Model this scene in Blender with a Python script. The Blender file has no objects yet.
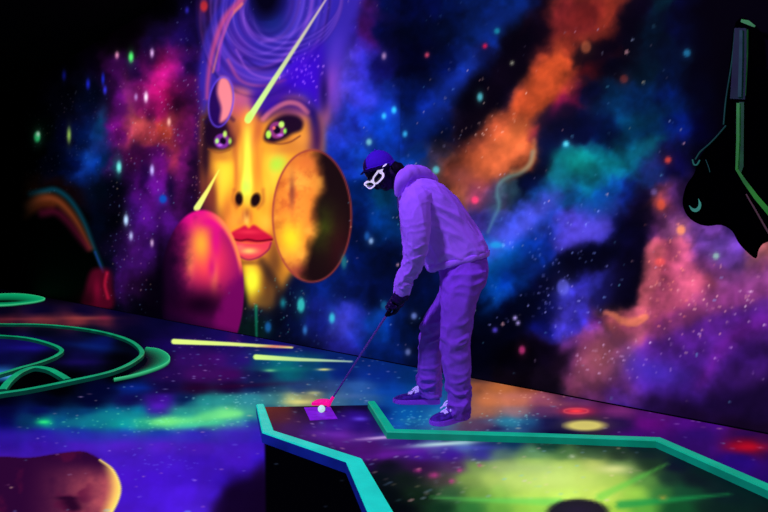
import bpy, bmesh, math, random
import numpy as np
from mathutils import Vector, Matrix

rng = np.random.default_rng(7)
random.seed(7)
scene = bpy.context.scene
COL = scene.collection

# ------------------------------------------------------------------ camera
F = 640.0
CAMH = 1.0
PITCH = math.atan(13 / F)
cd = bpy.data.cameras.new('camera')
cam = bpy.data.objects.new('camera', cd)
COL.objects.link(cam)
cam.location = (0, 0, CAMH)
cam.rotation_euler = (math.radians(90) - PITCH, 0, 0)
cd.sensor_width = 36.0
cd.lens = F / 768 * 36.0
cd.dof.use_dof = True
cd.dof.focus_distance = 3.75
cd.dof.aperture_fstop = 4.0
scene.camera = cam
scene.view_settings.view_transform = 'Standard'
scene.view_settings.look = 'None'
CP, SP = math.cos(PITCH), math.sin(PITCH)


def ray(u, v):
    a, b = (u - 384) / F, -(v - 256) / F
    return np.array([a, CP + b * SP, -SP + b * CP])


def at_z(u, v, z=0.0):
    d = ray(u, v)
    t = (z - CAMH) / d[2]
    return Vector((d[0] * t, d[1] * t, z))


def at_y(u, v, y):
    d = ray(u, v)
    t = y / d[1]
    return Vector((d[0] * t, y, CAMH + d[2] * t))


def project(X, Y, Z):
    zz = Z - CAMH
    dep = Y * CP - zz * SP
    up = Y * SP + zz * CP
    dep = np.where(dep < 0.05, 0.05, dep)
    return 384 + F * X / dep, 256 - F * up / dep, dep


# mural wall line on the floor
A0 = at_z(309, 347.3)
B0 = at_z(766, 434)
WD = (A0 - B0)
WD.z = 0
WD.normalize()                       # along the wall, away from the camera
WN = Vector((WD.y, -WD.x, 0))        # candidate normal
if (Vector((0, 0, 0)) - A0).dot(WN) < 0:
    WN = -WN                         # points into the room
WO = A0.copy()                       # wall origin
CEIL = 4.1


def wall_at(u, v, off=0.0):
    d = Vector(ray(u, v))
    o = Vector((0, 0, CAMH))
    p0 = WO + WN * off
    t = (p0 - o).dot(WN) / d.dot(WN)
    return o + d * t


# ------------------------------------------------------------------ naming
def tag(o, label=None, cat=None, group=None, kind=None):
    if label: o['label'] = label
    if cat: o['category'] = cat
    if group: o['group'] = group
    if kind: o['kind'] = kind
    return o


def link(name, mesh, mats=None, parent=None, smooth=False):
    o = bpy.data.objects.new(name, mesh)
    COL.objects.link(o)
    for m in (mats if isinstance(mats, (list, tuple)) else [mats] if mats else []):
        mesh.materials.append(m)
    if parent is not None:
        o.parent = parent
    if smooth:
        mesh.polygons.foreach_set('use_smooth', [True] * len(mesh.polygons))
    return o


def empty(name, loc):
    o = bpy.data.objects.new(name, None)
    o.empty_display_size = 0.1
    o.location = loc
    COL.objects.link(o)
    return o


def reparent(o, root):
    """parts are built in world coordinates; keep them where they are"""
    o.parent = root
    o.matrix_parent_inverse = Matrix.Translation(root.location).inverted()
    return o


# ------------------------------------------------------------------ canvas (mural / floor artwork)
S = 2
U0, V0 = -80.0, -70.0
CW, CH = int((768 + 160) * S), int((512 + 140) * S)


def vnoise(w, h, cell, seed):
    r = np.random.default_rng(seed)
    gw, gh = int(w / cell) + 3, int(h / cell) + 3
    g = r.random((gh, gw)).astype(np.float32)
    x = np.arange(w) / cell
    y = np.arange(h) / cell
    xi, yi = x.astype(int), y.astype(int)
    fx, fy = x - xi, y - yi
    fx = fx * fx * (3 - 2 * fx)
    fy = fy * fy * (3 - 2 * fy)
    a = g[yi][:, xi]; b = g[yi][:, xi + 1]; c = g[yi + 1][:, xi]; d = g[yi + 1][:, xi + 1]
    fx = fx[None, :]; fy = fy[:, None]
    return (a * (1 - fx) + b * fx) * (1 - fy) + (c * (1 - fx) + d * fx) * fy


def fbm(w, h, cell, octv, seed):
    out = np.zeros((h, w), np.float32)
    amp = 1.0; tot = 0
    for k in range(octv):
        out += amp * vnoise(w, h, max(cell / 2 ** k, 2), seed + k * 13)
        tot += amp
        amp *= 0.55
    return out / tot


def bil(img, x, y):
    h, w = img.shape[:2]
    x = np.clip(x, 0, w - 1.001); y = np.clip(y, 0, h - 1.001)
    xi = x.astype(int); yi = y.astype(int)
    fx = (x - xi)[..., None]; fy = (y - yi)[..., None]
    return (img[yi, xi] * (1 - fx) + img[yi, xi + 1] * fx) * (1 - fy) + \
           (img[yi + 1, xi] * (1 - fx) + img[yi + 1, xi + 1] * fx) * fy


def parse_points(txt):
    out = []
    for line in txt.strip().splitlines():
        line = line.strip()
        if not line: continue
        v, rest = line.split(':')
        for tok in rest.split():
            u, c = tok.split('=')
            out.append((float(u), float(v), int(c[0:2], 16), int(c[2:4], 16), int(c[4:6], 16)))
    return np.array(out, np.float32)


def catmull(pts, n=10, closed=False):
    pts = [np.array(p, float) for p in pts]
    out = []
    m = len(pts)
    rngi = range(m if closed else m - 1)
    for i in rngi:
        if closed:
            p0, p1, p2, p3 = pts[(i - 1) % m], pts[i], pts[(i + 1) % m], pts[(i + 2) % m]
        else:
            p1, p2 = pts[i], pts[i + 1]
            p0 = pts[i - 1] if i > 0 else 2 * p1 - p2
            p3 = pts[i + 2] if i + 2 < m else 2 * p2 - p1
        for k in range(n):
            t = k / n
            out.append(0.5 * ((2 * p1) + (-p0 + p2) * t + (2 * p0 - 5 * p1 + 4 * p2 - p3) * t * t + (-p0 + 3 * p1 - 3 * p2 + p3) * t ** 3))
    if not closed:
        out.append(pts[-1])
    return out


class Art:
    def __init__(self, txt, aniso=1.0, warp=14, wcell=40, seed=1, power=2.0, lum=0.35):
        pts = parse_points(txt)
        q = 8
        w, h = CW // q, CH // q
        uu = U0 + (np.arange(w) + .5) * q / S
        vv = V0 + (np.arange(h) + .5) * q / S
        UU, VV = np.meshgrid(uu, vv)
        num = np.zeros((h, w, 3), np.float32); den = np.zeros((h, w), np.float32)
        for u, v, r, g, b in pts:
            d2 = (UU - u) ** 2 + ((VV - v) * aniso) ** 2
            wt = 1.0 / (d2 + 60.0) ** power
            den += wt
            num += wt[..., None] * np.array([r, g, b]) / 255.0
        low = num / den[..., None]
        X, Y = np.meshgrid(np.arange(CW, dtype=np.float32), np.arange(CH, dtype=np.float32))
        n1 = fbm(CW, CH, wcell * S, 4, seed) - .5
        n2 = fbm(CW, CH, wcell * S, 4, seed + 50) - .5
        wx = X + n1 * warp * S * 2.4; wy = Y + n2 * warp * S * 2.4 / aniso
        self.img = bil(low, (wx - q / 2) / q, (wy - q / 2) / q).astype(np.float32)
        L = fbm(CW, CH, 26 * S, 5, seed + 90)
        self.img *= (1 - lum + 2 * lum * np.clip((L - .5) * 2.0 + .5, 0, 1))[..., None]

    def _box(self, u0, v0, u1, v1):
        x0 = max(int((u0 - U0) * S), 0); x1 = min(int((u1 - U0) * S) + 2, CW)
        y0 = max(int((v0 - V0) * S), 0); y1 = min(int((v1 - V0) * S) + 2, CH)
        if x1 <= x0 or y1 <= y0: return None
        uu = U0 + (np.arange(x0, x1) + .5) / S
        vv = V0 + (np.arange(y0, y1) + .5) / S
        UU, VV = np.meshgrid(uu, vv)
        return (slice(y0, y1), slice(x0, x1)), UU, VV

    def _comp(self, sl, m, c, add):
        c = np.array(c, np.float32) / 255.0
        if add:
            self.img[sl] += m[..., None] * c
        else:
            self.img[sl] = self.img[sl] * (1 - m[..., None]) + c * m[..., None]

    def blob(self, u, v, rx, ry, c, a=1.0, ang=0.0, p=1.0, add=False):
        R = max(rx, ry) * (3 if p <= 1 else 2)
        b = self._box(u - R, v - R, u + R, v + R)
        if not b: return
        sl, UU, VV = b
        t = math.radians(ang); ca, sa = math.cos(t), math.sin(t)
        dx, dy = UU - u, VV - v
        x = (dx * ca + dy * sa) / rx; y = (-dx * sa + dy * ca) / ry
        m = a * np.exp(-(x * x + y * y) ** p)
        self._comp(sl, m, c, add)

    def ellipse_mask(self, UU, VV, u, v, rx, ry, soft=1.0, ang=0):
        t = math.radians(ang); ca, sa = math.cos(t), math.sin(t)
        dx, dy = UU - u, VV - v
        x = (dx * ca + dy * sa) / rx; y = (-dx * sa + dy * ca) / ry
        r = np.sqrt(x * x + y * y)
        return np.clip((1 - r) * min(rx, ry) / soft + .5, 0, 1)

    def disc(self, u, v, rx, ry, c, a=1.0, soft=1.0, ang=0, add=False):
        R = max(rx, ry) + 4
        b = self._box(u - R, v - R, u + R, v + R)
        if not b: return
        sl, UU, VV = b
        self._comp(sl, a * self.ellipse_mask(UU, VV, u, v, rx, ry, soft, ang), c, add)

    def ring(self, u, v, rx, ry, wd, c, a=1.0, ang=0, t0=None, t1=None):
        R = max(rx, ry) + wd * 3
        b = self._box(u - R, v - R, u + R, v + R)
        if not b: return
        sl, UU, VV = b
        t = math.radians(ang); ca, sa = math.cos(t), math.sin(t)
        dx, dy = UU - u, VV - v
        x = (dx * ca + dy * sa) / rx; y = (-dx * sa + dy * ca) / ry
        r = np.sqrt(x * x + y * y)
        g = np.sqrt((x / rx) ** 2 + (y / ry) ** 2) / np.maximum(r, 1e-4)
        d = (r - 1) / np.maximum(g, 1e-4)
        m = a * np.exp(-(d / wd) ** 2)
        self._comp(sl, m, c, False)

    def poly(self, pts, c, a=1.0, soft=1.5, smooth=True, mask=None, add=False):
        if smooth: pts = catmull(pts, 6, True)
        P = np.array(pts, float)
        b = self._box(P[:, 0].min() - soft - 1, P[:, 1].min() - soft - 1, P[:, 0].max() + soft + 1, P[:, 1].max() + soft + 1)
        if not b: return
        sl, UU, VV = b
        d2 = np.full(UU.shape, 1e9); inside = np.zeros(UU.shape, bool)
        n = len(P)
        for i in range(n):
            ax, ay = P[i]; bx, by = P[(i + 1) % n]
            ex, ey = bx - ax, by - ay
            L = ex * ex + ey * ey + 1e-9
            t = np.clip(((UU - ax) * ex + (VV - ay) * ey) / L, 0, 1)
            d2 = np.minimum(d2, (UU - ax - t * ex) ** 2 + (VV - ay - t * ey) ** 2)
            if ay != by:
                cond = ((ay > VV) != (by > VV)) & (UU < (bx - ax) * (VV - ay) / (by - ay) + ax)
                inside ^= cond
        d = np.sqrt(d2) * np.where(inside, 1, -1)
        m = np.clip(d / soft * .5 + .5, 0, 1)
        m = m * m * (3 - 2 * m)
        self._comp(sl, a * m, c, add)

    def stroke(self, pts, w, c, a=1.0, soft=1.0, c2=None, smooth=True, add=False):
        """w may be (start, end) width; colour may run from c to c2"""
        if not isinstance(w, (tuple, list)): w = (w, w)
        if smooth and len(pts) > 2: pts = catmull(pts, 6)
        P = np.array(pts, float)
        W = max(w) + soft * 2
        b = self._box(P[:, 0].min() - W, P[:, 1].min() - W, P[:, 0].max() + W, P[:, 1].max() + W)
        if not b: return
        sl, UU, VV = b
        best = np.full(UU.shape, 1e9); par = np.zeros(UU.shape)
        seg = np.sqrt(((P[1:] - P[:-1]) ** 2).sum(1)); cum = np.concatenate([[0], np.cumsum(seg)]); tot = cum[-1]
        for i in range(len(P) - 1):
            ax, ay = P[i]; ex, ey = P[i + 1] - P[i]
            L = ex * ex + ey * ey + 1e-9
            t = np.clip(((UU - ax) * ex + (VV - ay) * ey) / L, 0, 1)
            d = np.sqrt((UU - ax - t * ex) ** 2 + (VV - ay - t * ey) ** 2)
            k = d < best
            best = np.where(k, d, best)
            par = np.where(k, (cum[i] + t * seg[i]) / tot, par)
        ww = w[0] + (w[1] - w[0]) * par
        m = np.clip((ww / 2 - best) / soft + .5, 0, 1)
        m = a * m * m * (3 - 2 * m)
        if c2 is not None:
            cc = (np.array(c) * (1 - par[..., None]) + np.array(c2) * par[..., None]) / 255.0
            self.img[sl] = self.img[sl] * (1 - m[..., None]) + cc * m[..., None]
        else:
            self._comp(sl, m, c, add)

    def sample(self, u, v):
        c = bil(self.img, (u - U0) * S - .5, (v - V0) * S - .5)
        return np.clip(c, 0, 1)


def lin(c):
    return np.where(c <= 0.04045, c / 12.92, ((c + 0.055) / 1.055) ** 2.4)


# ------------------------------------------------------------------ MURAL ART
MURAL = Art("""
-40: 0=000000 60=000000 120=000002 180=080418 260=141050 330=281870 380=000830 440=000830 500=02103a 560=3c0c10 620=300808 680=000818 740=000000 800=000000
0: 0=000000 32=000000 64=000000 96=000000 128=000000 160=020108 192=100640 224=402880 256=141460 288=402a86 320=3c2890 350=281a78 366=4a1252 384=04104a 416=020a3c 448=02103c 480=061e5a 512=062466 532=08103a 548=200408 560=4c0e18 590=78241a 612=5a141c 640=080626 664=02202e 690=020626 720=000006 768=000000 820=000000
32: 0=000000 64=000000 96=000000 128=060108 160=140832 192=14083e 224=a04880 320=5040b0 350=2c1c86 366=40105a 384=060e4e 416=000828 448=021038 475=06205e 492=08266e 508=05040e 525=1a0610 545=501420 565=78261c 590=6c1c1c 612=4a0e14 632=040612 652=021c34 680=020a30 704=000210 740=000000 800=000000
64: 0=000000 32=000000 64=000004 96=04000e 115=30083c 135=2c0a52 150=6a1060 168=b41878 180=60106a 195=180840 340=5040b4 356=2a2aa4 384=12105c 416=000426 448=021250 468=0e2c84 486=040a28 512=060210 535=441a24 555=a84226 575=a43c26 598=501014 620=020410 645=021c30 672=021438 704=00020e 740=000000 800=000000
96: 0=000000 32=000002 64=02020a 90=020a26 112=2a0a3c 128=700e80 145=8a1470 160=b01470 175=a81060 190=400c50 340=5a46c0 352=3c3cc8 370=1a2894 384=1636aa 416=041a64 448=0a2478 466=0a1650 480=01010a 505=0e0a30 528=7a3c40 544=c05630 562=b44028 578=60103c 596=04103c 620=022c52 645=022a5c 672=021a58 704=00041e 740=000000 800=000000
128: 0=000000 32=000402 64=02021c 85=02123c 100=082a5a 116=700c78 132=cc4a60 148=b04050 165=d04a3c 180=60104e 194=300a4a 340=2a3cc0 356=1a48d0 384=0c3ab0 416=041a60 440=021040 462=201430 480=503040 500=b45c40 520=d06c40 540=c85c34 556=601430 575=040c3c 600=021448 625=024068 648=02386c 672=021864 704=000220 740=000000 800=000000
160: 0=000000 32=000000 52=000210 70=020c38 86=063080 104=021c40 120=50105c 136=641060 152=5c0c70 168=9c3050 184=6c1464 196=200830 340=1030a0 356=1446b4 384=0a3ca0 416=062c70 436=3a3048 455=70443c 475=c06844 500=d87044 522=c46040 536=5c2c38 548=021024 562=0a6080 580=0a8a88 604=046c84 628=045c90 650=0e3478 672=08083c 704=000004 740=000000
192: 0=000000 28=200c04 60=100406 96=020c20 112=010414 128=300a4c 144=500c6c 160=4c0e68 178=50105c 196=200830 356=021c54 384=02385c 416=063068 440=6e4244 458=96563e 478=8a4860 496=50406a 510=2a4858 524=041430 545=1250a0 562=0e64a8 580=0c64a4 604=0a50ac 626=081e70 645=180e50 660=6c3450 676=502868 692=100820 740=000000
224: 0=000000 60=000000 96=02081e 112=01020c 128=2c0c50 144=54148a 160=4a1070 356=02103c 384=023070 416=04204c 450=2a2050 480=4838a0 500=3c4cc0 520=3c50c8 545=183c9c 562=4842b8 582=5a48cc 602=3c38ac 620=080c40 640=100a48 656=58285a 676=8c4c84 700=70409c 725=3c2468 768=141020
256: 0=000000 60=000000 96=000008 112=010514 128=260a44 144=4c127c 160=2a0a40 290=03082c 330=04144c 356=03144c 384=020c30 416=030c38 460=02164c 492=0268b4 510=0448a4 530=0a38a4 552=0624788 575=04082c 600=080830 625=100838 645=240c40 660=b4506c 680=cc6078 700=8848a8 730=643ab0 768=a05c60
288: 0=000000 60=000000 96=000008 112=010514 128=380c58 144=240830 160=080210 256=504020 275=10101c 300=04144c 330=06206a 356=06185a 384=020a2c 416=020e3c 460=021248 492=02449c 510=0434a0 530=021850 548=10187a 566=3c36c0 590=3834b4 608=2422801 628=1c0a3c 645=60204c 665=cc5a70 690=e07080 712=a04c98 740=703090 768=6c3888
320: 0=000000 60=000004 112=010412 150=02020c 256=082020 275=02061c 300=040e3c 325=10186c 344=3a3cb4 360=1c2884 384=04307a 410=031850 440=01061c 480=000418 512=00021a 540=0c1058 560=4238b0 580=2c2490 598=401848 614=dc7c50 636=cc5c78 660=a44078 690=6c1c7c 730=701f94 768=6c2090
350: 0=000004 112=01020c 300=060a30 344=1c1c70 384=041c5a 440=010416 480=00010c 512=02010a 540=1c0a34 562=4a2060 590=8c406c 612=703c78 640=6c2a94 664=4c2098 700=3c1490 736=2c0a68 768=1c0444
384: 0=000004 300=060a30 400=020a30 512=0a0510 540=281630 570=4c2838 600=50285c 625=382090 655=381c98 690=2c108c 720=200850 750=0c0218 800=020005
425: 0=000004 400=020a30 512=0a0510 600=30184c 655=281478 700=280c70 740=080112 800=010002
470: 0=000000 400=020a20 600=180840 700=100428 800=000000
""".replace('0624788', '062478').replace('2422801', '242280'), warp=13, seed=3, power=2.2, lum=0.28)
M = MURAL
N = np.clip


def stars_on(art, pts, dens_fn=None):
    pass


# nebula detail: bright crests and dark rifts
for (u, v, rx, ry, ang, c, a) in [
    (600, 10, 40, 16, 150, (130, 40, 25), .5), (572, 60, 30, 12, 120, (215, 90, 45), .45), (548, 100, 26, 12, 115, (225, 100, 60), .5),
    (520, 132, 26, 12, 130, (226, 116, 70), .5), (480, 165, 26, 12, 145, (220, 112, 74), .4), (556, 30, 10, 26, 30, (90, 25, 40), .5),
    (575, 165, 22, 16, 0, (10, 150, 140), .5), (600, 172, 20, 12, 30, (10, 130, 140), .4), (556, 176, 8, 16, 30, (30, 150, 170), .5),
    (636, 148, 34, 8, -25, (10, 110, 130), .4), (640, 120, 40, 10, -20, (0, 90, 110), .3), (600, 112, 34, 9, -12, (5, 70, 130), .4),
    (590, 214, 30, 9, -20, (90, 80, 220), .6), (570, 240, 20, 10, -50, (100, 80, 225), .4), (598, 228, 10, 10, 0, (100, 90, 220), .5),
    (510, 236, 40, 10, -40, (60, 90, 220), .5), (540, 205, 34, 7, -38, (70, 90, 215), .5), (496, 246, 9, 5, 10, (20, 160, 220), .7),
    (520, 285, 34, 10, -38, (10, 80, 190), .5), (500, 300, 14, 8, -30, (10, 90, 190), .5),
    (563, 287, 8, 10, 0, (110, 110, 240), .6), (600, 285, 26, 9, -50, (70, 70, 210), .5), (580, 315, 16, 9, -60, (80, 70, 210), .5),
    (655, 160, 14, 26, 50, (60, 30, 80), .4), (662, 204, 10, 8, 0, (220, 90, 60), .6), (660, 262, 10, 14, 20, (235, 90, 90), .6),
    (700, 300, 34, 20, -30, (235, 120, 130), .45), (660, 305, 20, 16, -40, (225, 110, 120), .5), 
    (740, 270, 24, 12, -20, (150, 90, 150), .5), (720, 250, 20, 10, 10, (110, 80, 200), .6), (700, 330, 50, 8, -25, (90, 20, 120), .5),
    (640, 370, 40, 10, 10, (80, 60, 190), .5), (590, 365, 24, 12, -30, (140, 70, 110), .5), (660, 350, 30, 12, -10, (120, 50, 170), .4),
    (370, 100, 8, 12, 0, (80, 80, 220), .5), (352, 118, 14, 22, 20, (60, 70, 230), .4), (386, 130, 14, 16, 0, (15, 80, 210), .5),
    (356, 60, 10, 22, 0, (90, 60, 200), .4), (470, 66, 26, 8, -55, (30, 60, 170), .5), (500, 25, 30, 7, -35, (12, 45, 130), .5),
    (420, 112, 40, 8, -50, (15, 45, 140), .4), (404, 225, 12, 20, 0, (10, 80, 140), .3), (345, 322, 12, 16, 0, (80, 80, 220), .5),
    (325, 310, 14, 24, 30, (30, 50, 150), .4), (380, 315, 20, 10, -30, (20, 80, 180), .4),
    (167, 75, 8, 18, 20, (220, 30, 140), .5), (154, 82, 8, 10, 0, (220, 30, 140), .5), (130, 110, 6, 26, -5, (190, 90, 110), .5),
    (140, 122, 10, 8, 0, (230, 110, 90), .5), (170, 125, 8, 12, 0, (235, 100, 80), .5), (120, 105, 8, 20, 0, (150, 20, 170), .5),
    (150, 200, 6, 30, 10, (110, 20, 150), .5), (135, 250, 8, 20, 0, (120, 30, 170), .4), (160, 165, 6, 20, 0, (130, 20, 150), .4),
    (182, 170, 7, 30, 0, (120, 20, 130), .4), (90, 158, 12, 5, -70, (30, 90, 190), .5), (80, 170, 10, 5, -40, (20, 70, 170), .5),
    (102, 122, 5, 16, 0, (10, 110, 150), .4), (118, 167, 4, 12, 0, (10, 120, 130), .6), (500, 195, 4, 20, 20, (120, 200, 180), .35)]:
    M.blob(u, v, rx, ry, c, a, ang)
for (u, v, rx, ry, ang, c, a) in [
    (520, 60, 34, 10, 128, (3, 2, 12), .75), (480, 100, 24, 10, 130, (2, 2, 14), .7), (604, 62, 16, 8, 90, (4, 2, 10), .6),
    (560, 140, 14, 9, 130, (5, 6, 40), .6), (530, 178, 14, 9, -20, (2, 12, 34), .7), (600, 132, 30, 6, -10, (2, 10, 50), .5),
    (600, 250, 30, 8, -40, (3, 6, 34), .7), (560, 262, 24, 7, -35, (4, 10, 44), .6), (640, 230, 14, 20, 20, (8, 6, 50), .6),
    (530, 310, 30, 10, -40, (2, 4, 30), .6), (625, 285, 10, 22, 20, (8, 4, 30), .6), (415, 50, 30, 26, 0, (0, 3, 26), .6),
    (372, 76, 5, 9, 0, (16, 18, 90), .6), (356, 122, 5, 12, 0, (16, 18, 100), .5), (176, 105, 8, 10, 0, (20, 5, 30), .7),
    (152, 115, 6, 10, 0, (30, 5, 40), .6), (150, 60, 6, 12, 0, (20, 5, 60), .5), (172, 190, 5, 14, 0, (10, 5, 40), .7),
    (144, 178, 5, 20, 0, (16, 4, 50), .6), (120, 200, 8, 40, 0, (2, 2, 12), .6), (137, 148, 8, 9, 0, (40, 8, 60), .5)]:
    M.blob(u, v, rx, ry, c, a, ang)
# shaped clouds and rifts with their own outlines
def cloud(pts, c, a, soft): M.poly(pts, c, a, soft)
cloud([(455, 112), (463, 84), (495, 62), (499, 42), (524, 28), (541, 14), (546, -20), (556, -20), (553, 26), (530, 66), (505, 100), (478, 138), (462, 150)], (4, 2, 12), .85, 9)
cloud([(556, -10), (634, -10), (618, 16), (606, 36), (573, 41), (566, 57), (571, 78), (570, 98), (548, 110), (530, 122), (537, 146), (534, 164), (518, 172), (500, 180), (478, 190), (448, 184), (442, 166), (462, 150), (486, 130), (508, 104), (534, 64), (552, 34)], (186, 78, 44), .5, 9)
cloud([(556, 0), (600, 4), (596, 30), (570, 38), (552, 30)], (96, 26, 34), .7, 10)
cloud([(536, 66), (562, 56), (568, 80), (562, 96), (528, 116), (512, 112)], (212, 88, 40), .65, 9)
cloud([(478, 160), (500, 132), (524, 126), (536, 148), (530, 164), (510, 170), (490, 182), (470, 178)], (226, 116, 70), .75, 10)
cloud([(566, 96), (548, 112), (530, 123), (538, 140), (546, 128), (576, 112)], (130, 20, 84), .55, 7)
cloud([(608, 38), (618, 18), (634, -6), (654, -6), (640, 24), (622, 44), (600, 62), (578, 66), (576, 46)], (5, 3, 14), .85, 7)
cloud([(540, 128), (566, 112), (590, 122), (584, 138), (562, 142), (548, 156), (540, 168), (530, 190), (518, 186), (538, 162)], (5, 10, 44), .8, 7)
cloud([(549, 176), (556, 156), (572, 144), (590, 148), (600, 158), (618, 158), (640, 142), (664, 134), (652, 152), (630, 170), (600, 182), (594, 200), (574, 188), (562, 192)], (8, 128, 136), .5, 9)
cloud([(470, 262), (490, 236), (514, 222), (540, 196), (556, 190), (552, 208), (534, 228), (508, 246), (490, 262)], (84, 84, 214), .6, 9)
cloud([(552, 250), (560, 226), (584, 218), (604, 214), (610, 230), (596, 240), (580, 238), (566, 250)], (92, 76, 214), .6, 7)
cloud([(486, 330), (510, 302), (552, 266), (580, 246), (606, 244), (620, 228), (640, 206), (652, 216), (640, 250), (612, 272), (580, 276), (548, 300), (520, 322), (500, 346)], (3, 4, 26), .72, 9)
cloud([(640, 236), (652, 262), (642, 286), (638, 308), (618, 312), (606, 330), (600, 300), (618, 270)], (6, 4, 26), .8, 7)
cloud([(604, 314), (618, 316), (640, 310), (641, 288), (652, 264), (664, 254), (686, 262), (716, 282), (700, 292), (672, 312), (654, 332), (640, 344), (618, 340)], (214, 98, 118), .62, 6)
cloud([(648, 336), (672, 314), (702, 292), (740, 284), (790, 290), (800, 330), (740, 350), (680, 352)], (88, 22, 124), .55, 9)
cloud([(700, 262), (730, 240), (752, 262), (790, 256), (790, 290), (740, 290), (716, 282)], (132, 74, 156), .45, 10)
cloud([(560, 346), (592, 330), (622, 350), (640, 380), (600, 392), (556, 374)], (116, 54, 110), .5, 10)
# everything above drifts a little so that no outline stays clean
_X, _Y = np.meshgrid(np.arange(CW, dtype=np.float32), np.arange(CH, dtype=np.float32))
_a = fbm(CW, CH, 17 * S, 4, 411) - .5; _b = fbm(CW, CH, 17 * S, 4, 412) - .5
M.img = bil(M.img, _X + _a * 13 * S, _Y + _b * 13 * S).astype(np.float32)
_l = fbm(CW, CH, 18 * S, 4, 413)
M.img *= (0.82 + .34 * np.clip((_l - .35) * 2.2, 0, 1))[..., None]
# crisper edges laid over the drifted clouds
cloud([(649, 250), (650, 262), (645, 286), (640, 306), (622, 312), (606, 312), (612, 322), (614, 331), (596, 338), (584, 347), (572, 366), (566, 392), (640, 410), (800, 440), (800, 262), (740, 270), (700, 256), (680, 240)], (140, 60, 116), .36, 5)
cloud([(600, 306), (636, 302), (640, 286), (645, 264), (640, 236), (624, 250), (606, 276), (590, 300)], (5, 4, 26), .6, 5)
cloud([(520, 400), (530, 340), (560, 350), (572, 352), (562, 372), (556, 396)], (4, 2, 12), .7, 8)
cloud([(588, 346), (606, 330), (630, 330), (650, 318), (640, 348), (622, 372), (600, 388), (576, 384), (576, 364)], (150, 84, 96), .5, 9)
M.stroke([(655, 250), (652, 270), (647, 292), (636, 314), (614, 320)], (20, 9), (224, 112, 122), .6, 10)
M.stroke([(606, 313.5), (616, 317), (628, 322), (644, 318)], (5, 10), (236, 136, 100), .75, 4)
cloud([(648, 338), (672, 318), (706, 292), (742, 282), (800, 270), (800, 300), (740, 312), (700, 324), (668, 340)], (150, 72, 132), .5, 6)
cloud([(640, 346), (668, 334), (700, 318), (740, 308), (800, 300), (800, 420), (650, 392), (628, 372)], (70, 30, 140), .55, 7)
M.stroke([(700, 384), (720, 352), (744, 330), (790, 312)], (10, 16), (126, 34, 160), .45, 18)
M.stroke([(728, 392), (745, 362), (790, 342)], (22, 26), (16, 5, 40), .45, 34)
cloud([(538, 128), (532, 124), (542, 112), (566, 104), (600, 118), (596, 134), (574, 144), (556, 152), (547, 172), (536, 188), (520, 188), (524, 177), (534, 168), (537, 150)], (5, 14, 52), .7, 5)
cloud([(462, 152), (470, 132), (496, 104), (520, 74), (530, 60), (522, 50), (500, 66), (480, 96), (458, 120), (450, 150)], (16, 6, 20), .5, 7)
_a = fbm(CW, CH, 14 * S, 4, 511) - .5; _b = fbm(CW, CH, 14 * S, 4, 512) - .5
_x0, _y0 = int((400 - U0) * S), int((-20 - V0) * S)
_w = bil(M.img, _X + _a * 8 * S, _Y + _b * 8 * S).astype(np.float32)
_l = fbm(CW, CH, 24 * S, 4, 513)
_w *= (0.74 + .50 * np.clip((_l - .3) * 2.0, 0, 1))[..., None]
M.img[:, _x0:] = _w[:, _x0:]
cloud([(560, 250), (600, 244), (570, 290), (520, 330), (480, 350), (500, 310)], (3, 5, 30), .35, 14)
cloud([(650, 392), (700, 398), (760, 380), (800, 350), (800, 440), (650, 420)], (10, 3, 30), .7, 12)
for (u, v, rx, ry, ang, c, a) in [(512, 140, 22, 13, 130, (236, 122, 64), .5), (486, 162, 24, 12, 145, (228, 112, 66), .5), (540, 88, 28, 13, 120, (206, 88, 44), .5), (460, 176, 14, 10, 0, (150, 84, 90), .4),
        (585, 16, 26, 14, 160, (130, 36, 26), .4), (478, 190, 14, 12, 0, (150, 70, 110), .4), (560, 100, 5, 16, 30, (160, 24, 90), .5)]:
    M.blob(u, v, rx, ry, c, a, ang)
M.blob(655, 372, 30, 14, (64, 50, 190), .5, 10); M.blob(632, 358, 12, 14, (90, 70, 190), .3)
M.blob(600, 358, 16, 16, (170, 96, 84), .35); M.blob(690, 300, 12, 24, (190, 84, 120), .3, 50)
for (u, v, rx, ry, ang, c, a) in [(448, 96, 44, 9, -52, (24, 60, 170), .4), (412, 126, 20, 14, 0, (10, 60, 150), .35), (520, 228, 44, 8, -38, (84, 96, 225), .4), (500, 262, 30, 12, -35, (6, 110, 200), .35),
        (586, 232, 20, 7, -20, (100, 88, 230), .5), (600, 205, 18, 12, -20, (10, 110, 200), .4), (575, 160, 20, 12, 10, (16, 150, 140), .4), (557, 180, 8, 16, 10, (30, 150, 190), .35),
        (500, 20, 36, 8, -30, (12, 50, 140), .5), (600, 300, 10, 26, 40, (60, 56, 190), .3)]:
    M.blob(u, v, rx, ry, c, a, ang)
M.stroke([(533, 152), (530, 164), (520, 173), (508, 177), (499, 184), (497, 194), (499, 206), (494, 218), (488, 232)], (4.5, 1.8), (120, 186, 174), .45, 5)
M.stroke([(534, 140), (534, 156), (526, 168), (512, 172)], 4, (220, 150, 96), .4, 6)
M.blob(496, 210, 8, 24, (60, 110, 160), .3, 10)

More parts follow.
